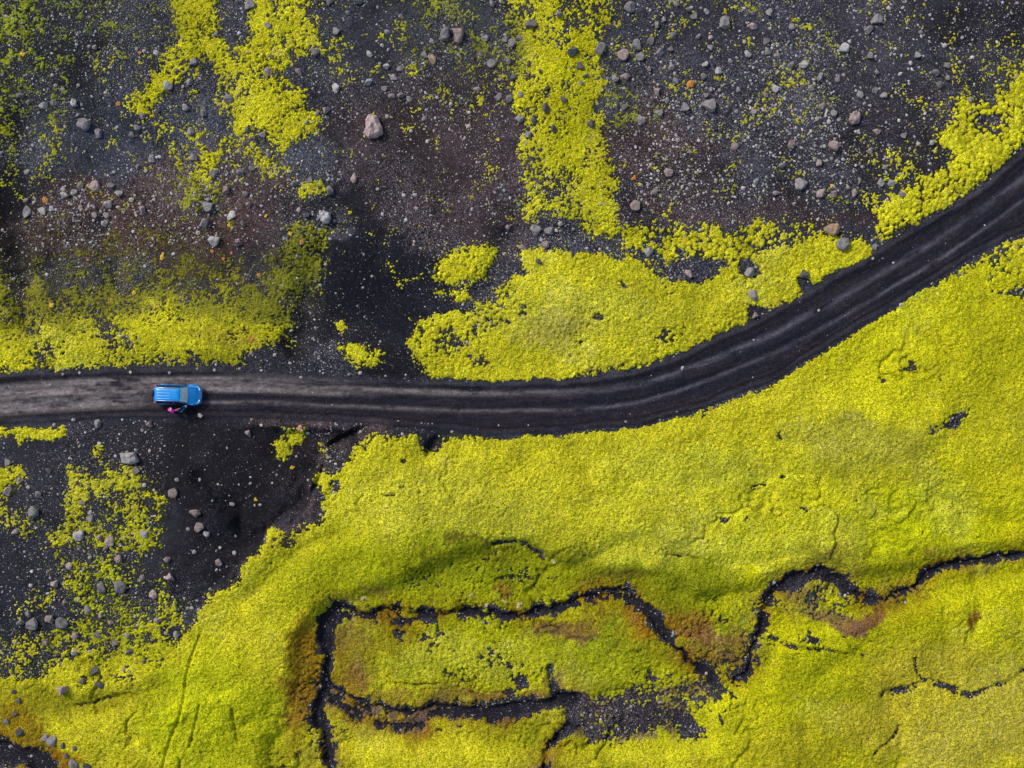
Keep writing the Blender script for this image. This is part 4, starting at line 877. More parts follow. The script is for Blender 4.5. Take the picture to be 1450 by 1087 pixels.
for i, (x, y, s, t) in enumerate(TUFTS):
    me = tuft_mesh(i + 1); me.materials.append(TM[t]); o = bpy.data.objects.new('moss_tuft', me); C.objects.link(o)
    d = s / PPM; o.scale = (d, d, d * .7); o.location = (mx(x), my(y), float(ground_z(mx(x), my(y))) + (.14 if t == 'w' else .03)); o.rotation_euler = (0, 0, random.uniform(0, 6))
    L2 = [l for l in LAND if math.hypot(x - l[0], y - l[1]) > 6] + [(460, 858, 'the stream corner'), (875, 846, 'the stream bend'), (400, 470, 'the slope tip'), (340, 440, 'the cracked slope')]
    b_ = min(L2, key=lambda l: math.hypot(x - l[0], y - l[1])); dd = math.hypot(x - b_[0], y - b_[1])
    dr = DIRS[int(((math.degrees(math.atan2(b_[1] - y, x - b_[0])) % 360 + 22.5) % 360) // 45)]; k = max(1, round(dd / 69))
    lab = f"{'small' if s < 9 else 'round'} {TW[t]} moss tuft {'just' if dd < 40 else ['', 'one car length', 'two car lengths', 'three car lengths', 'four car lengths', 'five car lengths'][min(k, 5)]} {dr} {b_[2]}"
    tl.setdefault(lab, []).append(o)
    tag(o, lab, 'moss tuft', 'coloured moss tufts' if t != 'w' else 'pale lichen tufts beside the stream')
for lab, os_ in tl.items():
    if len(os_) > 1:
        os_.sort(key=lambda o: o.location.x)
        for q, nm in zip(os_, (['left', 'right'] if len(os_) == 2 else ['leftmost', 'second', 'third', 'fourth', 'fifth'])): q['label'] = f"{lab}, {nm} one"

# ---- loose stones too many to count
def stones(name, label, cx, cy, dia, shade, seed, lift=.03):
    r = np.random.default_rng(seed); n_ = len(cx)
    bm = bmesh.new(); bmesh.ops.create_icosphere(bm, subdivisions=1, radius=.5); bm.verts.ensure_lookup_table()
    bv = np.array([v.co[:] for v in bm.verts], np.float32); bf = np.array([[v.index for v in f.verts] for f in bm.faces], np.int32); bm.free()
    a = r.uniform(0, 6.283, n_); ca, sa = np.cos(a), np.sin(a)
    sc = dia[:, None] * r.uniform(.7, 1.15, (n_, 3))
    jit = 1 + r.uniform(-.28, .2, (n_, len(bv), 1))
    v = bv[None] * jit * sc[:, None, :]; v[..., 2] *= .75
    xx = v[..., 0] * ca[:, None] - v[..., 1] * sa[:, None] + cx[:, None]; yy = v[..., 0] * sa[:, None] + v[..., 1] * ca[:, None] + cy[:, None]
    zz = v[..., 2] + (ground_z(cx, cy) + dia * lift)[:, None]
    verts = np.stack([xx, yy, zz], -1).reshape(-1, 3)
    faces = (bf[None] + (np.arange(n_) * len(bv))[:, None, None]).reshape(-1, 3)
    me = np_mesh(name, verts, faces, 3); me.polygons.foreach_set('use_smooth', np.zeros(len(me.polygons), dtype=bool))
    add_col(me, 'tint', np.repeat(shade, len(bv), 0))
    mt, nt, b = new_mat('stone_chips'); at = N(nt, 'ShaderNodeAttribute', attribute_name='tint'); nt.links.new(at.outputs['Color'], b.inputs['Base Color']); b.inputs['Roughness'].default_value = .85
    o = link_mesh(name, me, mt); tag(o, label, 'stones', kind='stuff'); return o
def scatter(n_, seed, wfun):
    r = np.random.default_rng(seed); x = r.uniform(-57, 57, n_); y = r.uniform(-44.5, 44.5, n_)
    keep = r.random(n_) < wfun(x, y); return x[keep], y[keep]
clump = fbm(Xh, Yh, 6, 4, 95)
def gw(x, y):
    px = x * PPM + 725; py = 543.5 - y * PPM
    d = field_at(D, x, y); c = field_at(clump, x, y); rs = field_at(road_sd, x, y); ss = field_at(stream_sd, x, y); lum = field_at(soil, x, y).mean(-1)
    w = .55 + .5 * c
    w = w * np.clip(lum / .0165, .08, 1.3)
    w = w * (1 - sstep(.45, .95, d) * np.where((px > 715) & (px < 880) & (py < 330), .75, .96))
    w = w * np.where(rs > -3, .035, 1) * np.where(np.abs(rs + 6) < 7, .6, 1)
    w = np.where(ss > 0, .25, w)
    w = w * np.where((py > 560) & (px > 235) & (px < 450) & (rs < 0), .35, 1)
    return np.clip(w, 0, 1)
cx, cy = scatter(400000, 5, gw)
r_ = np.random.default_rng(6); nst = len(cx)
dia = np.clip(.054 * np.exp(r_.normal(0, .45, nst)), .03, .26); bigm = r_.random(nst) < .085 * np.clip(field_at(soil, cx, cy).mean(-1) / .012, .1, 1); dia[bigm] *= r_.uniform(1.7, 3.6, bigm.sum()); dia = np.minimum(dia, .42)
px_ = cx * PPM + 725; py_ = 543.5 - cy * PPM
stony = ((px_ > 90) & (px_ < 470) & (py_ > 235) & (py_ < 350)) | ((px_ > 230) & (px_ < 330) & (py_ > 740) & (py_ < 850)) | ((px_ > 900) & (px_ < 1330) & (py_ < 290))
bb = stony & (r_.random(nst) < .06); dia[bb] = r_.uniform(.14, .38, bb.sum())
tone = r_.beta(1.6, 2.4, nst); tone = np.where(dia > .14, .35 + .4 * tone, tone)
shade = (.04 + .75 * tone ** 1.6)[:, None] * np.stack([1.06 + .12 * r_.normal(0, .5, nst), np.ones(nst), .95 - .1 * r_.normal(0, .5, nst)], -1)
warm = r_.random(nst) < np.where(py_ > 560, .55, .12); shade[warm] *= np.array([1.1, 1.0, .93])
dia[field_at(road_sd, cx, cy) > -3] *= .75
ex = np.array([(mx(a), my(b)) for a, b, c, d in extra_stones]); exd = np.array([c / PPM for a, b, c, d in extra_stones])
EDGE = [(90, 530, 6), (113, 528, 5), (185, 527, 5), (241, 528, 5), (279, 522, 5), (304, 524, 5), (339, 522, 5), (370, 524, 5), (390, 502, 6), (357, 500, 7), (510, 528, 7), (546, 532, 5), (426, 534, 5), (411, 514, 6), (1160, 439, 5), (1068, 481, 4),
        (356, 594, 6), (370, 602, 5), (475, 600, 5), (201, 609, 6), (121, 612, 6), (564, 596, 4), (597, 599, 3), (606, 600, 3), (612, 600, 3), (640, 611, 6), (706, 602, 3), (748, 602, 3), (886, 597, 5), (303, 782, 5), (274, 782, 7), (218, 694, 6), (327, 786, 7), (306, 686, 4), (335, 687, 4)]
ex = np.concatenate([ex, np.array([(mx(a), my(b)) for a, b, c in EDGE])]); exd = np.concatenate([exd, np.array([c / PPM for a, b, c in EDGE])])
exs = np.tile(np.array([[.34, .29, .27]]), (len(ex), 1)) * r_.uniform(.6, 1.3, (len(ex), 1))
stones('loose_gravel', 'countless small grey stones strewn over the dark cinder ground', np.concatenate([cx, ex[:, 0]]), np.concatenate([cy, ex[:, 1]]), np.concatenate([dia, exd]), np.concatenate([shade, exs]), 8)

# ------------------------------------------------------------------ the blue off-roader with one front door open
PAINT = plain('blue_paint', (.001, .25, .66), .38, 0, .4, .04, 2)
BLACKP = plain('black_trim', (.012, .012, .014), .5)
RUBBER = plain('tyre_rubber', (.018, .018, .018), .85)
ALLOY = plain('alloy_rim', (.35, .36, .37), .35, .9)
CHROME = plain('chrome', (.7, .72, .74), .2, 1.0, 0, .03)
GLASSD = plain('tinted_window', (.012, .018, .022), .12)
SHIELD = plain('windscreen_glass', (.70, .95, .97), .3, 0, .6, .15, 5)  # pale teal base paints in the sky reflection
LAMPW = plain('headlamp_glass', (.62, .68, .68), .15, 0, .8, .1)
LAMPR = plain('red_lamp', (.42, .03, .03), .3)
CLOTHG = plain('seat_fabric', (.05, .05, .055), .9)
CARX, CARY, CARR = mx(254.5), my(558.3), R(-1.3)
car = bpy.data.objects.new('parked_car', None); C.objects.link(car)
car.location = (CARX, CARY, float(np.mean([ground_z(CARX + a, CARY + b) for a in (-1.4, 1.4) for b in (-.75, .75)])) - .01); car.rotation_euler = (0, 0, CARR)
tag(car, 'bright blue off-road car with its front door open, parked on the black road', 'car')

def loft(bm, secs, cap=True):
    rings = [[bm.verts.new(p) for p in s] for s in secs]
    for a, b in zip(rings[:-1], rings[1:]):
        n_ = len(a)
        for i in range(n_): bm.faces.new((a[i], a[(i + 1) % n_], b[(i + 1) % n_], b[i]))
    if cap: bm.faces.new(list(reversed(rings[0]))); bm.faces.new(rings[-1])
    return rings
def body_sec(x, w, zb, zt, crown=.03):
    h = zt - zb
    pr = [(.80, 0), (.95, .10), (1.0, .28), (.985, .50), (1.0, .66), (.965, .86), (.90, .965), (.78, 1.0)]
    right = [(x, -w * a, zb + h * b) for a, b in pr]; left = [(x, w * a, zb + h * b) for a, b in reversed(pr)]
    mid = [(x, -w * .4, zt + crown), (x, 0, zt + crown * 1.3), (x, w * .4, zt + crown)]
    return right + mid + left
def box(bm, x0, x1, y0, y1, z0, z1, bev=0):
    r = bmesh.ops.create_cube(bm, size=1)
    for v in r['verts']: v.co = Vector(((x0 + x1) / 2 + v.co.x * (x1 - x0), (y0 + y1) / 2 + v.co.y * (y1 - y0), (z0 + z1) / 2 + v.co.z * (z1 - z0)))
    if bev:
        es = {e for v in r['verts'] for e in v.link_edges}
        bmesh.ops.bevel(bm, geom=list(es), offset=bev, segments=2, affect='EDGES', profile=.5)
def tube(bm, pts, rad, seg=8):
    pts = [Vector(p) for p in pts]; rings = []
    for i, p in enumerate(pts):
        t = (pts[min(i + 1, len(pts) - 1)] - pts[max(i - 1, 0)]).normalized()
        u = t.orthogonal().normalized(); w = t.cross(u)
        rings.append([bm.verts.new(p + rad * (math.cos(k * 6.2832 / seg) * u + math.sin(k * 6.2832 / seg) * w)) for k in range(seg)])
    for a, b in zip(rings[:-1], rings[1:]):
        for i in range(seg): bm.faces.new((a[i], a[(i + 1) % seg], b[(i + 1) % seg], b[i]))
    bm.faces.new(list(reversed(rings[0]))); bm.faces.new(rings[-1])
def apply_mods(o):
    bpy.context.view_layer.update()
    dg = bpy.context.evaluated_depsgraph_get(); me = bpy.data.meshes.new_from_object(o.evaluated_get(dg)); o.modifiers.clear(); o.data = me

# body shell with wheel arches and a real door opening
bm = bmesh.new()
S_ = [(-2.22, .70, .50, .98), (-2.16, .84, .42, 1.04), (-2.0, .92, .36, 1.07), (-1.5, .94, .34, 1.08), (-.6, .94, .34, 1.08), (.4, .94, .34, 1.07), (.95, .94, .34, 1.05), (1.2, .94, .34, 1.02), (1.7, .93, .36, .98), (1.95, .89, .40, .93), (2.1, .80, .44, .88), (2.18, .66, .48, .80)]
loft(bm, [body_sec(*s) for s in S_])
body = bm_obj('body', bm, [PAINT, BLACKP], car)
def cutter(bmf):
    b_ = bmesh.new(); bmf(b_); c = bm_obj('cut', b_, [PAINT, BLACKP], None, False)
    for p in c.data.polygons: p.material_index = 1
    md = body.modifiers.new('b', 'BOOLEAN'); md.operation = 'DIFFERENCE'; md.object = c; md.solver = 'EXACT'; c.parent = car; return c
cuts = []
def arch(x, s):
    def f(b_):
        r = bmesh.ops.create_cone(b_, cap_ends=True, segments=28, radius1=.43, radius2=.43, depth=.34)
        for v in r['verts']: v.co = Vector((x + v.co.x, s * .86 + v.co.z, .40 + v.co.y))
    return f
for x in (-1.36, 1.40):
    for s in (-1, 1): cuts.append(cutter(arch(x, s)))
cuts.append(cutter(lambda b_: box(b_, -.12, .86, -1.2, -.30, .46, 1.3)))
apply_mods(body)
for c in cuts: bpy.data.objects.remove(c, do_unlink=True)

# cabin: pillars and dark glass, narrowing towards the roof
def plan(x0, x1, w, z, rc=.16, tilt=0):
    pts = []
    for (cx_, cy_, a0) in ((x1 - rc, w - rc, 0), (x0 + rc, w - rc, 90), (x0 + rc, -w + rc, 180), (x1 - rc, -w + rc, 270)):
        for k in range(4):
            a = R(a0 + 30 * k); pts.append((cx_ + rc * math.cos(a), cy_ + rc * math.sin(a), z))
    return pts
bm = bmesh.new(); loft(bm, [plan(-2.10, 1.0, .895, 1.05, .14), plan(-2.0, .80, .86, 1.25, .14), plan(-1.83, .42, .72, 1.70, .15), plan(-1.78, .36, .69, 1.74, .15)])
cabin = bm_obj('cabin', bm, GLASSD, car)
for s in (-1, 1):
    for pts, rr in (([(1.0, s * .80, 1.06), (.74, s * .79, 1.38), (.42, s * .69, 1.71)], .034), ([(-.15, s * .885, 1.05), (-.17, s * .71, 1.72)], .022),
                    ([(-1.05, s * .885, 1.05), (-1.0, s * .71, 1.72)], .022), ([(-2.04, s * .80, 1.05), (-1.8, s * .66, 1.70)], .07)):
        bm = bmesh.new(); tube(bm, pts, rr); bm_obj('pillar', bm, PAINT, car)
bm = bmesh.new(); loft(bm, [plan(-1.90, .47, .665, 1.70, .17), plan(-1.90, .47, .665, 1.745, .17), plan(-1.84, .40, .61, 1.80, .17), plan(-1.5, .1, .3, 1.825, .15)])
roof = bm_obj('roof', bm, PAINT, car)
for k in range(4):
    y = -.42 + .28 * k; bm = bmesh.new(); box(bm, -1.70, -.45, y - .035, y + .035, 1.79, 1.842, .012); bm_obj('roof_rib', bm, plain('blue_rib', (.16, .46, .86), .3, 0, .8, .03) if k == 0 else bpy.data.materials['blue_rib'], roof)
for s in (-1, 1):
    bm = bmesh.new(); tube(bm, [(-1.75, s * .60, 1.80), (-1.65, s * .60, 1.87), (.1, s * .60, 1.87), (.22, s * .60, 1.80)], .02); bm_obj('roof_rail', bm, ALLOY, roof)
# windscreen lies on the sloping front of the cabin
bm = bmesh.new()
g = []
for t in (0, .25, .5, .75, 1):
    x = 1.03 + (.465 - 1.03) * t; z = 1.075 + (1.715 - 1.075) * t; w = .76 + (.63 - .76) * t
    g.append([bm.verts.new((x + .06 * (1 - (u / 1.0) ** 2), w * u, z + .02)) for u in (-1, -.5, 0, .5, 1)])
for a, b in zip(g[:-1], g[1:]):
    for i in range(4): bm.faces.new((a[i], a[i + 1], b[i + 1], b[i]))
r = bmesh.ops.solidify(bm, geom=bm.faces[:], thickness=-.015)
bm_obj('windscreen', bm, SHIELD, car)
bm = bmesh.new(); vs = [bm.verts.new(p) for p in ((1.0, -.18, 1.235), (1.0, -.46, 1.225), (.82, -.40, 1.44), (.84, -.28, 1.44))]; bm.faces.new(vs); bmesh.ops.solidify(bm, geom=bm.faces[:], thickness=.004)
bm_obj('windscreen_sticker', bm, plain('white_paper', (.8, .82, .8), .6), car)
for s in (-.42, .12):
    bm = bmesh.new(); tube(bm, [(1.12, s, 1.10), (1.05, s + .28, 1.16)], .012, 6); bm_obj('wiper', bm, BLACKP, car)
# bonnet
bm = bmesh.new(); rows_ = []
for (x, w, z) in ((1.08, .76, 1.085), (1.35, .78, 1.065), (1.7, .76, 1.03), (1.93, .70, .985), (2.05, .60, .93)):
    rows_.append([bm.verts.new((x - .05 * abs(u) ** 3, w * u, z + .012 + (.02 if abs(u) < .6 else 0) - .03 * u * u)) for u in (-1, -.8, -.6, -.3, 0, .3, .6, .8, 1)])
for a, b in zip(rows_[:-1], rows_[1:]):
    for i in range(8): bm.faces.new((a[i], b[i], b[i + 1], a[i + 1]))
bmesh.ops.solidify(bm, geom=bm.faces[:], thickness=.02)
bm_obj('bonnet', bm, PAINT, car)
bm = bmesh.new(); box(bm, 1.01, 1.09, -.74, .74, 1.03, 1.085, .01); bm_obj('scuttle', bm, BLACKP, car)
# fronts and backs
bm = bmesh.new(); loft(bm, [[(2.10 + .20 * (1 - abs(u) ** 3) - dz, w_ * u, z) for u in (-1, -.8, -.4, 0, .4, .8, 1)] + [(1.95, w_ * .9, z), (1.95, -w_ * .9, z)] for (z, w_, dz) in ((.36, .80, .06), (.46, .88, 0), (.64, .89, 0), (.70, .84, .05))])
bm_obj('front_bumper', bm, PAINT, car)
bm = bmesh.new(); box(bm, 2.17, 2.235, -.42, .42, .66, .84, .02); gr = bm_obj('grille', bm, BLACKP, car)
for k in range(3):
    bm = bmesh.new(); box(bm, 2.23, 2.26, -.40, .40, .685 + .055 * k, .705 + .055 * k); bm_obj('grille_bar', bm, CHROME, gr)
for s in (-1, 1):
    bm = bmesh.new(); vs = [[(x, s * y, z) for (x, y) in ((2.20, .46), (2.12, .66), (1.96, .84), (1.88, .86), (1.98, .68), (2.09, .46))] for z in (.70, .90)]
    loft(bm, vs if s > 0 else [list(reversed(q)) for q in vs]); bm_obj('headlight', bm, LAMPW, car)
    bm = bmesh.new(); box(bm, -2.27, -2.02, s * .84 - .075, s * .84 + .075, .72, 1.08, .03); bm_obj('tail_light', bm, LAMPR, car)
    bm = bmesh.new(); box(bm, .74, .86, s * 1.04 - .12, s * 1.04 + .12, 1.05, 1.22, .035)
    if s > 0: tube(bm, [(.82, .86, 1.05), (.80, .98, 1.10)], .03); mp = car
    if s > 0: bm_obj('mirror', bm, BLACKP, car)
    else: bm.free()
    bm = bmesh.new(); box(bm, -.95, .95, s * .90 - .06 + s * .04, s * .90 + .06 + s * .04, .34, .39, .015); bm_obj('side_step', bm, BLACKP, car)
    for x in (-1.36, 1.40):
        bm = bmesh.new()
        for k in range(15):
            a0, a1 = R(12 * k), R(12 * (k + 1))
            q = [(x + rr * math.cos(a), s * yy, .40 + rr * math.sin(a)) for a in (a0, a1) for rr, yy in ((.42, .92), (.50, .92), (.50, .985), (.42, .985))]
            v = [bm.verts.new(p) for p in q]
            for f in ((0, 1, 5, 4), (1, 2, 6, 5), (2, 3, 7, 6), (3, 0, 4, 7)): bm.faces.new([v[i] for i in f])
        bmesh.ops.remove_doubles(bm, verts=bm.verts, dist=.001); bm_obj('wheel_arch_trim', bm, PAINT, car)
bm = bmesh.new(); box(bm, -2.33, -2.08, -.86, .86, .44, .64, .05); bm_obj('rear_bumper', bm, BLACKP, car)
bm = bmesh.new(); box(bm, -2.245, -2.21, -.62, .62, .70, 1.05, .01); bm_obj('tailgate', bm, PAINT, car)
def wheel(name, parent, loc, rot, rad=.37, wid=.24):
    e = bpy.data.objects.new(name, None); C.objects.link(e); e.parent = parent; e.location = loc; e.rotation_euler = rot
    bm = bmesh.new(); seg = 36; pr = [(rad * .62, -wid / 2), (rad * .9, -wid / 2), (rad, -wid * .36), (rad, wid * .36), (rad * .9, wid / 2), (rad * .62, wid / 2)]
    rg = [[bm.verts.new((r_2 * math.cos(k * 6.2832 / seg), r_2 * math.sin(k * 6.2832 / seg), z)) for r_2, z in pr] for k in range(seg)]
    for k in range(seg):
        a, b = rg[k], rg[(k + 1) % seg]
        for i in range(6): bm.faces.new((a[i], b[i], b[(i + 1) % 6], a[(i + 1) % 6]))
    bm_obj('tyre', bm, RUBBER, e)
    bm = bmesh.new()
    r = bmesh.ops.create_cone(bm, cap_ends=True, segments=24, radius1=rad * .16, radius2=rad * .13, depth=wid * .9)
    for k in range(6):
        a = k * math.pi / 3; c, s2 = math.cos(a), math.sin(a)
        r = bmesh.ops.create_cube(bm, size=1)
        for v in r['verts']:
            q = Vector((rad * .34 + v.co.x * rad * .52, v.co.y * rad * .15, wid * .3 + v.co.z * .04)); v.co = Vector((q.x * c - q.y * s2, q.x * s2 + q.y * c, q.z))
    r = bmesh.ops.create_cone(bm, cap_ends=True, segments=24, radius1=rad * .60, radius2=rad * .60, depth=.02)
    bm_obj('rim', bm, ALLOY, e); return e
for x in (-1.36, 1.40):
    for s in (-1, 1): wheel('wheel', car, (x, s * .83, .375), (R(-90 * s), 0, 0))
wheel('spare_wheel', car, (-2.36, .05, .88), (0, R(-90), 0), .34, .2)
# interior seen through the opening
bm = bmesh.new(); box(bm, -.02, .46, -.80, -.36, .62, .78, .05); box(bm, -.14, 0, -.80, -.36, .74, 1.30, .05); bm_obj('front_seat', bm, CLOTHG, car)
# the open door: hinged at its front edge, swung out
door = bpy.data.objects.new('front_door', None); C.objects.link(door); door.parent = car; door.location = (.86, -.93, 0); door.rotation_euler = (0, 0, R(48))
bm = bmesh.new(); loft(bm, [[(x, y - .05, z) for (x, y) in ((0, 0), (-.96, 0), (-.98, -.02), (-.96, -.07), (0, -.07))] for z in (.44, .8, 1.04)]); bm_obj('door_panel', bm, PAINT, door)
bm = bmesh.new(); tube(bm, [(-.02, -.08, 1.04), (-.30, -.02, 1.40), (-.48, .02, 1.66), (-.92, .02, 1.68), (-.96, -.06, 1.04)], .024); bm_obj('window_frame', bm, ALLOY, door)
bm = bmesh.new(); vs = [bm.verts.new(p) for p in ((-.06, -.085, 1.04), (-.32, -.03, 1.40), (-.50, .01, 1.64), (-.90, .01, 1.66), (-.94, -.07, 1.04))]; bm.faces.new(vs); bmesh.ops.solidify(bm, geom=bm.faces[:], thickness=.006); bm_obj('window_glass', bm, GLASSD, door)
bm = bmesh.new(); box(bm, -.86, -.70, -.16, -.12, .90, .94, .01); bm_obj('door_handle', bm, CHROME, door)
bm = bmesh.new(); box(bm, -.16, -.04, -.30, -.09, 1.03, 1.20, .03); bm_obj('mirror', bm, ALLOY, door)
bm = bmesh.new(); tube(bm, [(2.1, .5, .6), (2.12, .5, .6)], .05); bm.free()

# ------------------------------------------------------------------ the person holding the door
SKIN = plain('skin', (.50, .29, .20), .6, var=.06); PINK = plain('magenta_jacket', (1.0, .03, .55), .7, var=.15); TROU = plain('dark_trousers', (.02, .02, .028), .8, var=.2)
HAT = plain('pale_cap', (.62, .56, .50), .8); BOOT = plain('walking_boots', (.05, .035, .025), .7); HAIRM = plain('fair_hair', (.30, .20, .11), .7, var=.25)
def skinned(pts, edges, sub=1):
    me = bpy.data.meshes.new('s'); me.from_pydata([p[:3] for p in pts], edges, []); o = bpy.data.objects.new('s', me); C.objects.link(o)
    sk = o.modifiers.new('k', 'SKIN'); sk.use_smooth_shade = True
    for i, p in enumerate(pts):
        rr = p[3] if isinstance(p[3], tuple) else (p[3], p[3]); me.skin_vertices[0].data[i].radius = rr; me.skin_vertices[0].data[i].use_root = (i == 0)
    ss = o.modifiers.new('u', 'SUBSURF'); ss.levels = sub; ss.render_levels = sub
    apply_mods(o); me2 = o.data; bpy.data.objects.remove(o, do_unlink=True); return me2
# joints (x right, y forward, z up), standing at the open door, leaning forward slightly
J = {'pel': (0, -.06, .92), 'sp': (0, -.03, 1.08), 'ch': (0, .03, 1.27), 'nk': (0, .09, 1.43), 'hd': (0, .13, 1.50),
     'rh': (.10, -.05, .88), 'rk': (.13, .02, .48), 'ra': (.14, -.05, .09), 'rt': (.16, .10, .04), 'lh': (-.10, -.05, .88), 'lk': (-.13, -.02, .48), 'la': (-.15, -.14, .09), 'lt': (-.17, .01, .04),
     'rs': (.18, .05, 1.37), 're': (.36, .12, 1.20), 'rw': (.54, .27, 1.24), 'ls': (-.18, .05, 1.37), 'le': (-.38, .06, 1.20), 'lw': (-.24, .24, 1.32)}
def chain(names, radii):
    return [J[n_] + (r_2,) for n_, r_2 in zip(names, radii)]
def merge(meshes, name, mat, parent, vox=None):
    bm = bmesh.new()
    for me in meshes: bm.from_mesh(me)
    me = bpy.data.meshes.new(name); bm.to_mesh(me); bm.free()
    o = link_mesh(name, me, None)
    if vox:
        md = o.modifiers.new('r', 'REMESH'); md.mode = 'VOXEL'; md.voxel_size = vox; apply_mods(o)
    o.data.name = name; o.data.materials.clear(); o.data.materials.append(mat); o.data.polygons.foreach_set('use_smooth', [True] * len(o.data.polygons)); o.parent = parent; return o
person = bpy.data.objects.new('person', None); C.objects.link(person)
person.location = (mx(248.3), my(581.3), float(ground_z(mx(248.3), my(581.3)))); person.rotation_euler = (0, 0, R(-8))
tag(person, 'person in a bright pink jacket standing beside the car, holding its open door', 'person')
parts = []
parts.append(skinned([J['pel'] + ((.15, .11),), J['sp'] + ((.13, .10),), J['ch'] + ((.15, .11),), J['nk'] + (.06,), J['hd'] + (.055,),
   J['rh'] + (.085,), J['rk'] + (.06,), J['ra'] + (.042,), J['lh'] + (.085,), J['lk'] + (.06,), J['la'] + (.042,),
   J['rs'] + (.058,), J['re'] + (.042,), J['rw'] + (.028,), J['ls'] + (.058,), J['le'] + (.042,), J['lw'] + (.028,), J['rt'] + (.035,), J['lt'] + (.035,)],
   [(0, 1), (1, 2), (2, 3), (3, 4), (0, 5), (5, 6), (6, 7), (0, 8), (8, 9), (9, 10), (2, 11), (11, 12), (12, 13), (2, 14), (14, 15), (15, 16), (7, 17), (10, 18)], 2))
bm = bmesh.new(); bmesh.ops.create_uvsphere(bm, u_segments=32, v_segments=24, radius=1)
for v in bm.verts:                                   # head: skull, jaw, brow, nose, lips, eye hollows
    x, y, z = v.co; fx = x * .076; fy = y * .096; fz = z * .118
    if z < -.1: fx *= 1 - .28 * (-z - .1); fy *= 1 - .12 * (-z)
    if y > 0:
        fy += .020 * math.exp(-((x / .14) ** 2 + ((z + .12) / .16) ** 2)) + .006 * math.exp(-((x / .3) ** 2 + ((z + .42) / .07) ** 2)) - .010 * sum(math.exp(-(((x - s * .36) / .14) ** 2 + ((z - .04) / .1) ** 2)) for s in (-1, 1)) + .006 * math.exp(-((x / .5) ** 2 + ((z - .22) / .1) ** 2)) + .008 * math.exp(-((x / .25) ** 2 + ((z + .85) / .15) ** 2))
    v.co = Vector((fx, fy, fz))
for s in (-1, 1):
    r = bmesh.ops.create_icosphere(bm, subdivisions=2, radius=.026)
    for v in r['verts']: v.co = Vector((s * .078 + v.co.x * .4, -.005 + v.co.y * .7, v.co.z * 1.2))
HC = Vector((0, .155, 1.60)); HM = Matrix.Translation(HC) @ Matrix.Rotation(R(-18), 4, 'X')
bm.transform(HM); hm = bpy.data.meshes.new('h'); bm.to_mesh(hm); bm.free(); parts.append(hm)
def hand(w, d, upv, curl):
    """palm plus five separate bent fingers"""
    w = Vector(w); d = Vector(d).normalized(); up_ = Vector(upv).normalized(); side = d.cross(up_).normalized(); out = []
    pts = [tuple(w) + (.026,), tuple(w + d * .05) + ((.036, .018),), tuple(w + d * .085) + ((.038, .016),)]
    out.append(skinned(pts, [(0, 1), (1, 2)], 1))
    for k, (off, L) in enumerate(((-.030, .068), (-.010, .078), (.010, .074), (.028, .058))):
        b = w + d * .075 + side * off; p = [tuple(b) + (.0095,)]; dd = d.copy(); q = b
        for j in range(3):
            dd = (dd - up_ * math.tan(curl) * .75).normalized(); q = q + dd * L / 3 * (1.15 - .12 * j); p.append(tuple(q) + (.009 - .001 * j,))
        out.append(skinned(p, [(0, 1), (1, 2), (2, 3)], 1))
    b = w + d * .03 - side * .03; t1 = b + (d * .6 - side * .8).normalized() * .032; t2 = t1 + (d - up_ * .5).normalized() * .03
    out.append(skinned([tuple(b) + (.013,), tuple(t1) + (.011,), tuple(t2) + (.009,)], [(0, 1), (1, 2)], 1)); return out
rw = Vector(J['rw']); lw = Vector(J['lw'])
parts += hand(rw, (.8, .6, -.1), (0, 0, 1), .7)
parts += hand(lw, (.75, .45, .5), (0, -.6, .8), .5)
pbody = merge(parts, 'body', SKIN, person, .0065)
def off(n_, r_2): return J[n_] + (r_2,)
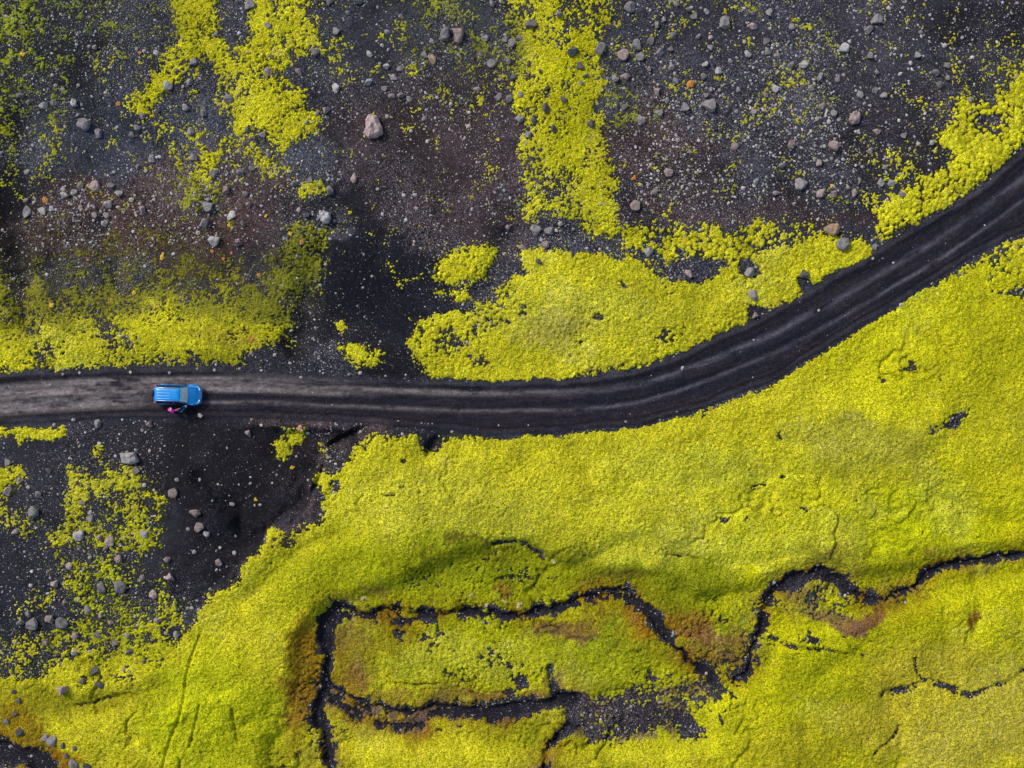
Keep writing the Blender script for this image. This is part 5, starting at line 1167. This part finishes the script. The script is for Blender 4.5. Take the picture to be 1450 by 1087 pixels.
jk = skinned([off('sp', (.185, .165)), off('ch', (.205, .175)), (0, .07, 1.38, .10), off('rs', .092), off('re', .070), tuple(Vector(J['re']).lerp(rw, .88)) + (.050,), off('ls', .092), off('le', .070), tuple(Vector(J['le']).lerp(lw, .88)) + (.050,), (0, -.06, .90, (.19, .17)), (0, .085, 1.45, .078)],
   [(0, 1), (1, 2), (1, 3), (3, 4), (4, 5), (1, 6), (6, 7), (7, 8), (0, 9), (2, 10)], 2)
merge([jk], 'jacket', PINK, person)
tr = skinned([off('pel', (.172, .15)), off('rh', .105), off('rk', .078), (.14, -.04, .13, .066), off('lh', .105), off('lk', .078), (-.15, -.13, .13, .066)], [(0, 1), (1, 2), (2, 3), (0, 4), (4, 5), (5, 6)], 2)
merge([tr], 'trousers', TROU, person)
for s, a, t in ((1, 'ra', 'rt'), (-1, 'la', 'lt')):
    A = Vector(J[a]); T = Vector(J[t]); b_ = skinned([(A.x, A.y, .17, .060), (A.x, A.y, .07, .058), (T.x, T.y - .02, .045, (.05, .042)), (T.x + .01 * s, T.y + .07, .035, (.044, .032)), (A.x, A.y - .06, .045, .045)], [(0, 1), (1, 2), (2, 3), (1, 4)], 2)
    merge([b_], 'boot', BOOT, person)
bm = bmesh.new(); bmesh.ops.create_uvsphere(bm, u_segments=28, v_segments=18, radius=1)
bmesh.ops.delete(bm, geom=[v for v in bm.verts if v.co.z < -.75 or (v.co.y > .25 and v.co.z < .35)], context='VERTS')
for v in bm.verts: v.co = Vector((v.co.x * .086, v.co.y * .106 - .006, v.co.z * .127)) * (1 + .03 * mnoise.noise(v.co * 7))
bm.transform(HM); bmesh.ops.solidify(bm, geom=bm.faces[:], thickness=.006); bm_obj('hair', bm, HAIRM, person)
bm = bmesh.new(); bmesh.ops.create_uvsphere(bm, u_segments=28, v_segments=18, radius=1)
bmesh.ops.delete(bm, geom=[v for v in bm.verts if v.co.z < .22], context='VERTS')
for v in bm.verts:
    f = 1.0 + (.5 if v.co.y > .55 and v.co.z < .45 else 0); v.co = Vector((v.co.x * .095, v.co.y * .115 * f, v.co.z * .135))
bm.transform(HM); bmesh.ops.solidify(bm, geom=bm.faces[:], thickness=.006); bm_obj('cap', bm, HAT, person)
for s in (-1, 1):
    bm = bmesh.new(); bmesh.ops.create_icosphere(bm, subdivisions=2, radius=.012)
    for v in bm.verts: v.co += Vector((s * .028, .083, .006))
    bm.transform(HM); bm_obj('eye', bm, BLACKP, person)
